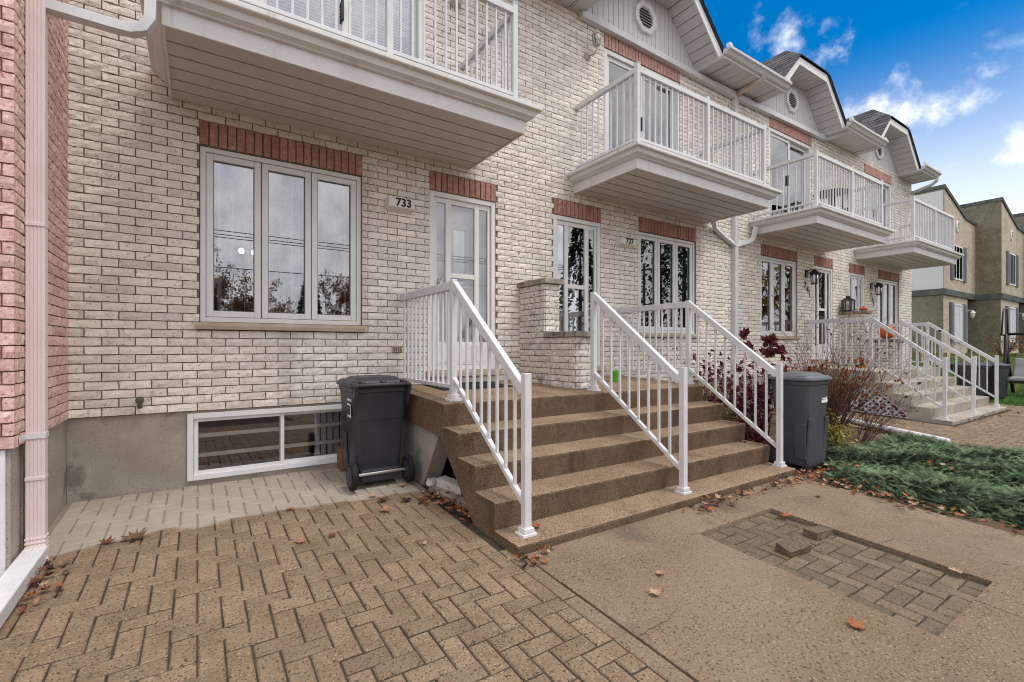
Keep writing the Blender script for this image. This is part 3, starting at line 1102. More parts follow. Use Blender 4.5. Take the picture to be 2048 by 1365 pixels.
def balcony(house, x0, x1, mid):
    yf = -1.11
    z0 = 3.24
    fl = MB().box(x0 + 0.01, x1 - 0.01, yf + 0.01, 0.0, 3.40, ZF - 0.002)
    b = fl.build('balcony', m_gap, house)
    np_ = 6
    dy = (-yf - 0.03) / np_
    for i in range(np_):
        y = yf + 0.02 + i * dy
        pb = MB()
        # each soffit panel: two flat bands with a shallow centre groove and a dropped lip
        pb.box(x0 + 0.015, x1 - 0.015, y + 0.006, y + dy - 0.003, z0 + 0.012, z0 + 0.022)
        pb.box(x0 + 0.015, x1 - 0.015, y + 0.002, y + 0.010, z0 + 0.006, z0 + 0.012)
        pb.build('soffit_panel', m_soffit, b)
    fa = MB()
    fa.box(x0, x1, yf, yf + 0.018, z0, 3.375)
    fa.build('fascia', m_fascia, b, bevel=0.002)
    MB().box(x0, x0 + 0.018, yf + 0.019, -0.002, z0, 3.375).build('fascia', m_fascia, b, bevel=0.002)
    MB().box(x1 - 0.018, x1, yf + 0.019, -0.002, z0, 3.375).build('fascia', m_fascia, b, bevel=0.002)
    prof = [(0.0, 3.365), (0.028, 3.368), (0.034, 3.376), (0.07, 3.395), (0.082, 3.425), (0.086, 3.436), (0.118, 3.444), (0.124, 3.452), (0.124, 3.482), (0.118, 3.488), (0.0, 3.492), (-0.03, 3.492)]
    mo = MB()
    for dd, z in prof:
        mo.v += [(x0 - dd, -0.002, z), (x0 - dd, yf - dd, z), (x1 + dd, yf - dd, z), (x1 + dd, -0.002, z)]
    for i in range(len(prof) - 1):
        for k in range(3):
            mo.f.append((4 * i + k, 4 * i + k + 1, 4 * i + 4 + k + 1, 4 * i + 4 + k))
    mo.f += [tuple(4 * i for i in range(len(prof))), tuple(4 * i + 3 for i in range(len(prof) - 1, -1, -1))]
    mo.build('gutter_moulding', m_fascia, b)
    # railing
    xa, xb, yr = x0 + 0.05, x1 - 0.10, yf + 0.035
    zt, zb = 4.40, 3.60
    for x in (xa, mid, xb):
        p = MB().box(x - 0.026, x + 0.026, yr - 0.026, yr + 0.026, ZF, 4.47)
        if x != mid:
            p.prism([(x - 0.03, yr - 0.03, 4.47), (x + 0.03, yr - 0.03, 4.47), (x + 0.03, yr + 0.03, 4.47), (x - 0.03, yr + 0.03, 4.47)], (0, 0, 0.012))
        p.box(x - 0.045, x + 0.045, yr - 0.045, yr + 0.045, ZF, ZF + 0.018)
        p.build('post', m_alu, b, bevel=0.003)
    for (p, q) in (((xa, yr), (xb, yr)), ((xa, yr), (xa, -0.01)), ((xb, yr), (xb, -0.01))):
        MB().bar((p[0], p[1], zt), (q[0], q[1], zt), 0.05, 0.062).build('handrail', m_alu, b, bevel=0.005)
        MB().bar((p[0], p[1], zb), (q[0], q[1], zb), 0.034, 0.032).build('bottom_rail', m_alu, b, bevel=0.003)
        L = math.hypot(q[0] - p[0], q[1] - p[1])
        n = int(L / 0.103)
        for i in range(1, n):
            t = i / n
            x, y = p[0] + (q[0] - p[0]) * t, p[1] + (q[1] - p[1]) * t
            if abs(x - mid) < 0.03:
                continue
            link('baluster', BAL_B, b, (x, y, zb + 0.016))
    return b


BAL_B = MB().box(-0.0085, 0.0085, -0.0085, 0.0085, 0, 0.77).mesh('baluster', m_alu)


def gable(house, cx, ex0, ex1):
    """clipped gable over the balcony: vertical siding, octagonal vent, boxed soffits, barge boards, shingled hip; then the eave to its right"""
    zb, zt, hb, ht, dep = ZE + 0.004, 6.48, 1.26, 0.54, 0.41
    g = MB().prism([(cx - hb, 0.004, zb), (cx + hb, 0.004, zb), (cx + ht, 0.004, zt), (cx - ht, 0.004, zt)], (0, 0.08, 0)).build('gable', m_gap, house)
    w = 0.1
    n = int(2 * hb / w)
    top = lambda x: min(zt, zb + (hb - abs(x - cx)) * (zt - zb) / (hb - ht))
    for i in range(n):
        a, b = cx - hb + i * 2 * hb / n + 0.004, cx - hb + (i + 1) * 2 * hb / n - 0.004
        pts = [(a, -0.008, zb), (b, -0.008, zb), (b, -0.008, top(b))]
        for kx in (cx + ht, cx - ht):
            if a < kx < b:
                pts.append((kx, -0.008, zt))
        pts.append((a, -0.008, top(a)))
        MB().prism(pts, (0, 0.011, 0)).build('siding_board', m_siding, g)
    # vent
    vz = 6.125
    v = MB()
    R0, R1 = 0.245, 0.165
    oc = lambda r, k: (cx + r * math.sin(math.pi / 8 + k * math.pi / 4), vz + r * math.cos(math.pi / 8 + k * math.pi / 4))
    for (ra, rb, y0, y1) in ((R0, R0 - 0.04, -0.012, -0.05), (R0 - 0.04, R1, -0.05, -0.035)):
        pass
    for k in range(8):
        o0, o1, i0, i1, m0, m1 = oc(R0, k), oc(R0, k + 1), oc(R1, k), oc(R1, k + 1), oc(R0 - 0.045, k), oc(R0 - 0.045, k + 1)
        s = len(v.v)
        v.v += [(o0[0], -0.006, o0[1]), (o1[0], -0.006, o1[1]), (o1[0], -0.05, o1[1]), (o0[0], -0.05, o0[1]), (m1[0], -0.06, m1[1]), (m0[0], -0.06, m0[1]), (i1[0], -0.045, i1[1]), (i0[0], -0.045, i0[1]), (i1[0], -0.012, i1[1]), (i0[0], -0.012, i0[1])]
        v.f += [(s, s + 1, s + 2, s + 3), (s + 3, s + 2, s + 4, s + 5), (s + 5, s + 4, s + 6, s + 7), (s + 7, s + 6, s + 8, s + 9)]
    vo = v.build('vent', m_white, house)
    MB().prism([(oc(R1, k)[0], -0.0095, oc(R1, k)[1]) for k in range(8)], (0, 0.001, 0)).build('vent_screen', m_gap, vo)
    for i in range(7):
        z = vz - 0.125 + i * 0.042
        hw = min(R1 * 0.92, R1 * 1.30 - abs(z - vz)) - 0.004
        MB().prism([(cx - hw, -0.014, z + 0.014), (cx - hw, -0.038, z - 0.012), (cx - hw, -0.038, z - 0.006), (cx - hw, -0.014, z + 0.02)], (2 * hw, 0, 0)).build('vent_slat', m_white, vo)
    # soffits under the overhang, panel by panel
    ol, orr, tl, tr = (cx - hb, zb), (cx + hb, zb), (cx - ht, zt), (cx + ht, zt)
    for (p, q, n) in ((ol, tl, 7), (tl, tr, 7), (tr, orr, 7)):
        p3, q3 = Vector((p[0], 0, p[1])), Vector((q[0], 0, q[1]))
        d = (q3 - p3) / n
        up = Vector((-d.z, 0, d.x)).normalized()
        for i in range(n):
            a, b = p3 + d * (i + 0.03), p3 + d * (i + 0.97)
            MB().prism([a + up * 0.004, b + up * 0.004, b + up * 0.02, a + up * 0.02], (0, -dep, 0)).build('soffit_panel', m_soffitup, g)
        MB().prism([p3 + up * 0.021, q3 + up * 0.021, q3 + up * 0.04, p3 + up * 0.04], (0, -dep, 0)).build('soffit_backing', m_gap, g)
    T = 0.14
    ob, kn, kz = hb + T * 1.414, hb + T * 1.414 - (zt + T - zb), zt + T
    yb = -dep - 0.022
    for s in (-1, 1):
        MB().prism([(cx + s * hb, yb, zb), (cx + s * ob, yb, zb), (cx + s * kn, yb, kz), (cx + s * ht, yb, zt)], (0, 0.022, 0)).build('barge_board', m_white, g)
    MB().prism([(cx - ht, yb, zt), (cx + ht, yb, zt), (cx + kn, yb, kz), (cx - kn, yb, kz)], (0, 0.022, 0)).build('barge_board', m_white, g)
    # shingled roof: two slopes running back, a hip at the front
    az, ay = kz + kn + 0.02, yb + kn
    rf = MB()
    yk = 4.2
    y0 = yb - 0.03
    rb = ob + 0.03
    rf.v = [(cx - rb, y0, zb - 0.01), (cx - kn, y0, kz + 0.012), (cx + kn, y0, kz + 0.012), (cx + rb, y0, zb - 0.01), (cx, ay, az), (cx, yk, az), (cx - rb, yk, zb - 0.01), (cx + rb, yk, zb - 0.01)]
    rf.f = [(0, 1, 4, 5, 6), (3, 7, 5, 4, 2), (1, 2, 4)]
    ro = rf.build('roof', m_shingle, house)
    nrow = 15
    for sgn in (-1, 1):
        for i in range(nrow):
            t0, t1 = i / nrow, (i + 1.12) / nrow
            def pt(t, y):
                t = min(t, 1)
                return Vector((cx + sgn * rb * (1 - t), y, zb - 0.01 + (az - zb + 0.01) * t))
            nrm = Vector((sgn, 0, 1)).normalized()
            kf = (rb - kn) / rb
            ya = y0 if t0 < kf else y0 + (ay - y0) * (t0 - kf) / (1 - kf)
            yb2 = y0 if t1 < kf else y0 + (ay - y0) * (min(t1, 1) - kf) / (1 - kf)
            ya, yb2 = ya - 0.012, yb2 - 0.012
            rr = random.Random(i * 7 + int(cx * 10) + sgn)
            mb = MB()
            # tabs along the course, each with its own shade and slight lift
            y = ya
            y_end = yk - 0.1
            k = 0
            while y < y_end:
                w_ = rr.uniform(0.22, 0.34)
                lo = 0.012 + rr.uniform(0, 0.006)
                y1 = min(y + w_, y_end)
                f0 = 0 if k else 1
                a, b = pt(t0, y), pt(t0, y1)
                c, d = pt(t1, y1), pt(t1, (yb2 if f0 and yb2 < y1 else y))
                s = len(mb.v)
                mb.v += [tuple(a + nrm * lo), tuple(b + nrm * lo), tuple(c + nrm * 0.006), tuple(d + nrm * 0.006), tuple(a), tuple(b)]
                mb.f += [(s, s + 1, s + 2, s + 3), (s + 4, s + 5, s + 1, s)]
                mb.r += [rr.random()] * 2
                y = y1 + 0.004
                k += 1
            mb.build('shingle_course', m_shingle, ro)
    for i in range(6):
        t0, t1 = i / 6, min(1, (i + 1.1) / 6)
        hp = lambda t, s: Vector((cx + s * kn * (1 - t), y0 - 0.004 + (ay - y0) * t, kz + 0.012 + (az - kz - 0.012) * t))
        nm = Vector((0, -1, 1)).normalized()
        a, b, c, d = hp(t0, -1) + nm * 0.014, hp(t0, 1) + nm * 0.014, hp(t1, 1) + nm * 0.006, hp(t1, -1) + nm * 0.006
        m2 = MB().add([a, b, c, d, a - nm * 0.014, b - nm * 0.014], [(0, 1, 2, 3), (4, 5, 1, 0)])
        m2.r = [0.3 + 0.08 * i] * 2
        m2.build('shingle_course', m_shingle, ro)
    # eave between this gable and the next
    if ex1 > ex0:
        e = MB().box(ex0, ex1, -0.498, 0.0, ZE + 0.02, ZE + 0.05).build('eave', m_soffitup, house)
        n = max(2, round((ex1 - ex0) / 0.2))
        w = (ex1 - ex0) / n
        for i in range(n):
            MB().box(ex0 + i * w + 0.004, ex0 + (i + 1) * w - 0.004, -0.495, -0.001, ZE, ZE + 0.019).build('soffit_panel', m_soffitup, e)
        MB().box(ex0, ex1, -0.52, -0.50, ZE - 0.005, ZE + 0.115).build('fascia', m_white, e, bevel=0.003)
        gp = [(-0.521, ZE + 0.03), (-0.57, ZE + 0.033), (-0.585, ZE + 0.055), (-0.60, ZE + 0.075), (-0.635, ZE + 0.085), (-0.64, ZE + 0.12), (-0.625, ZE + 0.125), (-0.622, ZE + 0.10), (-0.58, ZE + 0.09), (-0.53, ZE + 0.12), (-0.521, ZE + 0.12)]
        MB().prism([(ex0 - 0.02, y, z) for y, z in gp], (ex1 - ex0 + 0.02, 0, 0)).build('gutter', m_alu, e)
        for k in range(2):
            x = ex0 + 0.05 + k * (ex1 - ex0 - 0.1)
            MB().prism([(x - 0.05, -0.62, ZE + 0.12), (x + 0.05, -0.62, ZE + 0.12), (x + 0.03, -0.60, ZE + 0.20), (x - 0.03, -0.60, ZE + 0.20)], (0, 0.06, 0)).build('gutter_splash_guard', m_alu, e)
        r2 = MB()
        r2.v = [(ex0 + 0.12, -0.52, ZE + 0.118), (ex1 - 0.12, -0.52, ZE + 0.118), (ex1 - 0.12, 4.2, ZE + 1.0), (ex0 + 0.12, 4.2, ZE + 1.0)]
        r2.f = [(0, 1, 2, 3)]
        r2.build('lower_roof', m_shingle, house)


def row_house(label, x0, x1, first, last, win, door, bal, mid, cx, ex, flip, inner, inside, upper, base_win, seed):
    h = thing('row_house', label, 'house', (x0, 0, 0), 'row houses with balconies')
    wz0, wz1 = ZS, ZL
    dz0 = 0.92
    up = (cx - 0.835, cx + 0.835)
    holes = [(win[0], win[1], wz0 - CO, wz1), (door[0], door[1], dz0 - CO, wz1), (up[0], up[1], ZF, ZL2)]
    lint = [(win[0], win[1], wz1, wz1 + 3 * CO), (door[0], door[1], wz1, wz1 + 3 * CO), (up[0], up[1], ZL2, ZL2 + 3 * CO)]
    wl = MB()
    hs = [(a, b, c, d) for a, b, c, d in holes]
    wall_cells(x0, x1, BASE, ZE + 0.06, hs, lambda a, b, c, d: wl.box(a, b, 0.0, 0.22, c, d))
    w = wl.build('wall', m_mortar, h)
    lay_bricks(w, (0, 0, 0), 0.0, x0, x1, BASE, ZE + 0.035, holes + lint, BV, cu0=x0, cu1=(x1 + (0 if last else BL)), seed=seed)
    for a, b, c, d in lint:
        lintel(h, a, b, c, LV if c < 4 else LVU)
    # foundation
    fh = [(base_win[0], base_win[1], base_win[2], base_win[3])] if base_win else []
    fm = MB()
    wall_cells(x0, x1, -0.6, BASE - 0.002, fh, lambda a, b, c, d: fm.box(a, b, 0.012, 0.25, c, d))
    fm.build('foundation', m_found, h)
    window(h, win[0], win[1], wz0, wz1, inside)
    front_door(h, door[0], door[1], dz0, wz1, flip, inner)
    sliding_door(h, up[0], up[1], ZF + 0.03, ZL2, upper)
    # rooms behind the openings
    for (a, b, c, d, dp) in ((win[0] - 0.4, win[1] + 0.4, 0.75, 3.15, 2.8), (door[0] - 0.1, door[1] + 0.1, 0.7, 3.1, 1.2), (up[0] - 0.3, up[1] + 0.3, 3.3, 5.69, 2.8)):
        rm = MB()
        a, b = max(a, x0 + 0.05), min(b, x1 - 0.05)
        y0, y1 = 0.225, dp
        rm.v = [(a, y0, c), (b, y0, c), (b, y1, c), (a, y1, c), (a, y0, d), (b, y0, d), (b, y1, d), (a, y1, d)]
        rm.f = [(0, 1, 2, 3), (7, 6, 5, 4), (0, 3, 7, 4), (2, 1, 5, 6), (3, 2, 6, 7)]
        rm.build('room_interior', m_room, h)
    if bal:
        balcony(h, bal[0], bal[1], mid)
    gable(h, cx, ex[0], ex[1])
    if last:
        MB().box(x1 - 0.002, x1 + 0.01, 0.001, 4.2, -0.3, ZE + 1.0).build('end_wall', m_brick, h)
    return h


XL, XM, XN, XR = -0.825, 3.43, 7.86, 16.5
h733 = row_house('cream brick row house number 733 with perforated balcony soffit overhead', XL, XM, True, False, (0.015, 1.395), (2.13, 2.985),
                 (-0.19, 2.64), 1.31, 1.24, (2.48, 4.375), False, 'white', 'vertical blinds', 'horizontal blinds', (-0.06, 1.39, 0.055, 0.60), 11)
h737 = row_house('cream brick row house number 737 with balcony above curtained window', XM, XN, False, False, (5.48, 6.87), (3.868, 4.716),
                 (4.21, 7.07), 5.60, 5.615, (6.855, 8.71), True, 'dark', 'curtains', 'screen and drape', None, 12)
h741 = row_house('cream brick row house number 741 behind bare twig shrub and downspout', XN, 12.17, False, False, (8.837, 10.2), (10.91, 11.76),
                 (8.53, 11.36), 9.93, 9.95, (11.19, 13.0), False, 'white', 'plain', 'half drape', None, 13)
h745 = row_house('cream brick row house at the far end with orange pumpkin below window', 12.17, XR, False, True, (14.224, 15.6), (12.58, 13.43),
                 (12.92, 15.77), 14.35, 14.25, (15.49, 16.6), True, 'dark', 'autumn drape', 'half drape', None, 14)

# ------------------------------------------------------------------ house next door (pink brick), only its corner in view
pk = thing('pink_brick_house', 'pink split brick house corner with white painted foundation at left edge', 'house', (PX, PY, 0))
PZ = BASE
wl = MB()
wl.box(-5.0, PX - 0.001, PY + 0.001, PY + 0.2, PZ, 6.2).box(PX - 0.2, PX - 0.001, PY + 0.2, -0.003, PZ, 6.2)
w = wl.build('wall', m_pinkmortar, pk)
lay_bricks(w, (0, PY, 0), 0.0, -5.0, PX + 0.01, PZ, 6.1, [], PV, limit=120, seed=40, phase=0.07, cu0=-5.0, cu1=PX + 0.01)
# side wall runs along y; its face looks towards +x
lay_bricks(w, (PX, 0, 0), R(90), PY + 0.012, -0.006, PZ, 6.1, [], PV, limit=180, seed=41, phase=0.03, cu0=PY + 0.012, cu1=-0.006, stuff='side_brick_courses')
fm = MB().box(-5.0, PX - 0.012, PY + 0.02, PY + 0.2, -0.6, PZ - 0.002).box(PX - 0.2, PX - 0.004, PY + 0.2, 0.011, -0.6, PZ - 0.002)
fm.build('foundation', m_found, pk)
MB().box(-5.0, PX - 0.03, PY + 0.004, PY + 0.021, -0.6, PZ - 0.004).build('parging', m_parge, pk)
MB().box(-5.0, PX - 0.002, PY - 0.3, 4.2, 6.2, 6.4).build('roof', m_shingle, pk)


def flat_pipe(pts, w, d, wdir):
    """rectangular downspout swept along pts, ribbed on its broad side: w along wdir"""
    mb = MB()
    pts = [Vector(p) for p in pts]
    sec = []
    n = 5
    for i in range(n):
        a = -w / 2 + w * i / n
        b = -w / 2 + w * (i + 1) / n
        sec += [(a + 0.002, -d / 2), (b - 0.004, -d / 2), (b - 0.002, -d / 2 + 0.003)]
    sec += [(w / 2, -d / 2 + 0.004), (w / 2, d / 2), (-w / 2, d / 2), (-w / 2, -d / 2 + 0.004)]
    m_ = len(sec)
    for i, p in enumerate(pts):
        dr = (pts[min(i + 1, len(pts) - 1)] - pts[max(i - 1, 0)]).normalized()
        a = Vector(wdir)
        a = (a - dr * a.dot(dr)).normalized()
        b = a.cross(dr)
        for (u, v) in sec:
            mb.v.append(tuple(p + a * u + b * v))
    for i in range(len(pts) - 1):
        for k in range(m_):
            mb.f.append((i * m_ + k, i * m_ + (k + 1) % m_, (i + 1) * m_ + (k + 1) % m_, (i + 1) * m_ + k))
    mb.f += [tuple(range(m_ - 1, -1, -1)), tuple((len(pts) - 1) * m_ + k for k in range(m_))]
    return mb


# pink downspout on the side wall beside the corner
dx, dy = PX + 0.055, -1.085
sp = flat_pipe([(dx, dy, 6.1), (dx, dy, 0.10), (dx + 0.002, dy - 0.005, 0.05), (dx + 0.01, dy - 0.02, 0.005), (dx + 0.02, dy - 0.06, -0.045)], 0.082, 0.062, (1, 0, 0)).build('downspout', m_pinkalu, pk)
for z in (1.87, 0.42):
    MB().box(dx - 0.043, dx + 0.043, dy - 0.036, dy + 0.036, z, z + 0.022).build('joint_sleeve', m_pinkalu, sp, bevel=0.003)
MB().box(dx - 0.045, dx + 0.045, dy - 0.037, dy + 0.037, 0.66, 0.69).build('strap', m_alu, sp)
MB().box(PX + 0.014, PX + 0.018, dy - 0.14, dy - 0.03, 0.655, 0.69).build('strap', m_alu, sp)
for k in range(5):
    MB().box(dx - 0.044 + k * 0.001, dx + 0.046 + k * 0.001, dy - 0.036 - k * 0.004, dy + 0.036 - k * 0.004, 0.085 - k * 0.022, 0.094 - k * 0.022).build('elbow_rib', m_pinkalu, sp)
# white branch from the gutter of the first balcony
flat_pipe([(PX + 0.09, -1.06, 3.17), (-0.42, -1.13, 3.13), (-0.335, -1.15, 3.125), (-0.275, -1.165, 3.15), (-0.245, -1.17, 3.21), (-0.24, -1.17, 3.37)], 0.075, 0.058, (0, 1, 0)).build('downspout_branch', m_alu, h733)

# closed white channel that leads the water away over the pavers
tr = flat_pipe([(-0.765, -1.12, 0.005), (-0.775, -1.30, -0.012), (-0.80, -2.7, -0.082)], 0.105, 0.075, (1, 0, 0))
single(tr, 'downspout_extension', m_alu, 'white metal channel lying on the pavers below the pink downspout', 'downspout', bevel=0.004)

# ------------------------------------------------------------------ basement window of 733
m_boxcream = mat('cream_painted_steel', (0.74, 0.71, 0.64), rough=0.5)
bw = (-0.06, 1.39, 0.055, 0.60)
fr = MB()
frame_rect(fr, bw[0] - 0.012, bw[1] + 0.012, bw[2] - 0.012, bw[3] + 0.014, 0.045, -0.012, 0.09)
b = fr.build('basement_window', m_white, h733, bevel=0.003)
xm = 0.66
for (a, c, y) in ((bw[0] + 0.035, xm + 0.02, 0.02), (xm - 0.02, bw[1] - 0.035, 0.045)):
    s = MB()
    frame_rect(s, a, c, bw[2] + 0.03, bw[3] - 0.03, 0.032, y, y + 0.022)
    s.build('sash', m_white, b, bevel=0.003)
    MB().box(a + 0.032, c - 0.032, y + 0.01, y + 0.014, bw[2] + 0.062, bw[3] - 0.062).build('pane', m_glasslow, b)
for z in (0.24, 0.41):
    MB().bar((bw[0] + 0.04, 0.082, z), (bw[1] - 0.04, 0.082, z), 0.02, 0.034).build('security_bar', m_boxcream, b)
x = 0.98
while x < 1.33:
    MB().box(x, x + 0.05, 0.2, 0.203, 0.08, 0.58).build('blind_slat', m_blind, b)
    x += 0.062
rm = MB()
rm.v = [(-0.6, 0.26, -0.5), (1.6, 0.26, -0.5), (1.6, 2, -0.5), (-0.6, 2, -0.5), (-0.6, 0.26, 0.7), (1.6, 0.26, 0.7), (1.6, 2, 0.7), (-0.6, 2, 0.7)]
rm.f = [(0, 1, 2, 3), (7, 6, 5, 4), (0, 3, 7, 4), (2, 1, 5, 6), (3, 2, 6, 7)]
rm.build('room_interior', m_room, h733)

# ------------------------------------------------------------------ front steps
def steps(name, label, x0, x1, m, seed, ydx=0.0, riser=None):
    """poured flight: landing against the wall, four lower treads, hollow below with a sloping underside"""
    t = thing(name, label, 'steps', ((x0 + x1) / 2, -1.2, 0))
    r = random.Random(seed)
    rise, run, zl, yl = 0.1935, 0.268, 0.72, -1.36 + ydx
    prof = [(0.0, 0.775), (yl, zl)]
    for i in range(4):
        y = yl - run * i
        z = zl - rise * i
        prof += [(y + 0.018, z - rise + 0.003), (y - run, z - rise - 0.006)]
    yb = yl - 4 * run
    prof += [(yb + 0.012, gz(yb) - 0.12), (yb + 0.40, gz(yb) - 0.12), (yl + 0.07, zl - 0.27), (0.0, zl - 0.2)]
    # subdivide along the width; front edges are slightly chipped and wavy
    n = int((x1 - x0) / 0.035)
    dens = []
    for k in range(len(prof)):
        p, q = prof[k], prof[(k + 1) % len(prof)]
        m_ = max(1, int(math.hypot(q[0] - p[0], q[1] - p[1]) / 0.07))
        nose = k in (1, 3, 5, 7, 9)
        for i in range(m_):
            dens.append((p[0] + (q[0] - p[0]) * i / m_, p[1] + (q[1] - p[1]) * i / m_, nose and i == 0))
    # a rounded nose: replace each nosing point by two
    d2 = []
    for (y, z, nose) in dens:
        if nose:
            d2 += [(y + 0.016, z + 0.0012, 1), (y + 0.003, z - 0.004, 2), (y, z - 0.018, 1)]
        else:
            d2.append((y, z, 0))
    mb = MB()
    M_ = len(d2)
    for i in range(n + 1):
        x = x0 + (x1 - x0) * i / n
        for (y, z, ns) in d2:
            chip = 0.0
            if ns:
                chip = max(0, r.gauss(0, 0.0014))
                if r.random() < 0.008:
                    chip += 0.010
            ex = 0.0
            if i in (0, n):
                ex = r.uniform(-0.006, 0.006)
            mb.v.append((x + ex, y + chip + r.uniform(-0.0006, 0.0006), z - chip * 0.7 + r.uniform(-0.0005, 0.0005)))
    for i in range(n):
        for k in range(M_):
            mb.f.append((i * M_ + k, i * M_ + (k + 1) % M_, (i + 1) * M_ + (k + 1) % M_, (i + 1) * M_ + k))
    mb.f += [tuple(range(M_ - 1, -1, -1)), tuple(n * M_ + k for k in range(M_))]
    fo = mb.build('flight', m, t)
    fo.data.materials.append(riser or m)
    for p in fo.data.polygons:      # risers and flanks: damp dirt, plus their shade put into the darker colour
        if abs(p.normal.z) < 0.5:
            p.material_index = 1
    return t


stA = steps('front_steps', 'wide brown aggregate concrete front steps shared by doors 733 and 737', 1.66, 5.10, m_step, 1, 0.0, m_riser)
for (xa, xb) in ((1.69, 1.86), (4.92, 5.07)):
    sup = MB()
    sup.prism([(xa, 0.0, -0.15), (xa, -0.80, -0.15), (xa, -1.20, 0.45), (xa, -1.26, 0.518), (xa, 0.0, 0.518)], (xb - xa, 0, 0))
    sup.build('support_wall', m_found, stA, bevel=0.012)
stB = steps('front_steps', 'weathered grey beige concrete steps further down the row with lattice beneath', 10.47, 14.0, m_stepgrey, 2, 0.10)
for (xa, xb) in ((10.6, 10.8), (13.7, 13.9)):
    sup = MB().prism([(xa, 0.0, -0.15), (xa, -0.55, -0.15), (xa, -1.12, 0.518), (xa, 0.0, 0.518)], (xb - xa, 0, 0))
    sup.build('support_wall', m_stepgrey, stB)


def rail_bal(mb_h):
    return MB().box(-0.0095, 0.0095, -0.0095, 0.0095, 0, mb_h).mesh('baluster', m_alu)


def stair_railing(label, x, ytop, ybot, zl, zb, wall_to=None, group='white aluminium stair railings', lean=0.0):
    t = thing('stair_railing', label, 'railing', (x, ytop, zl), group)
    zt1, zt2 = zl + 1.03, zb + 1.07
    for (y, z, zt) in ((ytop, zl, zt1), (ybot, zb, zt2)):
        l_ = lean if y == ybot else 0
        p = MB()
        p.prism([(x - 0.026, y - 0.026, z), (x + 0.026, y - 0.026, z), (x + 0.026, y + 0.026, z), (x - 0.026, y + 0.026, z)], (l_, 0, zt - z))
        po = p.build('post', m_alu, t, bevel=0.004)
        f = MB().box(x - 0.056, x + 0.056, y - 0.05, y + 0.05, z - 0.002, z + 0.022)
        f.build('post_foot', m_alu, po, bevel=0.004)
        MB().box(x - 0.04, x + 0.04, y - 0.04, y + 0.04, z + 0.022, z + 0.055).build('post_collar', m_alu, po, bevel=0.006)
    a, b = Vector((x, ytop - 0.015, zt1 - 0.045)), Vector((x + lean, ybot + 0.02, zt2 - 0.12))
    MB().bar(a, b, 0.05, 0.068).build('handrail', m_alu, t, bevel=0.006)
    c, d = Vector((x, ytop - 0.015, zl + 0.185)), Vector((x + lean * .2, ybot + 0.02, zb + 0.20))
    MB().bar(c, d, 0.036, 0.034).build('bottom_rail', m_alu, t, bevel=0.003)
    n = 9
    for i in range(1, n):
        k = i / n
        p, q = c.lerp(d, k), a.lerp(b, k)
        MB().bar((p.x, p.y, p.z), (q.x, p.y, q.z), 0.019, 0.019, (0, 1, 0)).build('baluster', m_alu, t)
    if wall_to is not None:
        MB().bar((x, ytop, zt1 - 0.05), (x, wall_to, zt1 - 0.05), 0.05, 0.075).build('handrail', m_alu, t, bevel=0.006)
        zr = zl + 0.12
        MB().bar((x, ytop, zr), (x, wall_to, zr), 0.034, 0.032).build('bottom_rail', m_alu, t, bevel=0.003)
        m_ = int((wall_to - ytop) / 0.105)
        for i in range(1, m_ + 1):
            y = ytop + (wall_to - ytop) * i / (m_ + 0.6)
            MB().box(x - 0.0095, x + 0.0095, y - 0.0095, y + 0.0095, zr + 0.016, zt1 - 0.085).build('baluster', m_alu, t)
    return t


stair_railing('white stair railing nearest the 733 bin, returning to wall beside door', 1.812, -1.235, -2.305, 0.725, -0.062, -0.03)
stair_railing('white stair railing in the middle of the brown steps, below brick pier', 3.447, -1.21, -2.305, 0.725, -0.062)
stair_railing('white stair railing beside purple shrub on the brown steps, returning to wall', 5.045, -1.19, -2.29, 0.725, -0.062, -0.03)
stair_railing('white railing on the lattice side of the grey far steps', 10.60, -1.14, -2.20, 0.725, -0.062, -0.03)
stair_railing('white railing with leaning lower post in middle of the grey far steps', 12.22, -1.10, -2.20, 0.725, -0.062, None, lean=0.10)
stair_railing('white railing on the far side of the grey steps, near the swing', 13.86, -1.08, -2.20, 0.725, -0.062, -0.03)


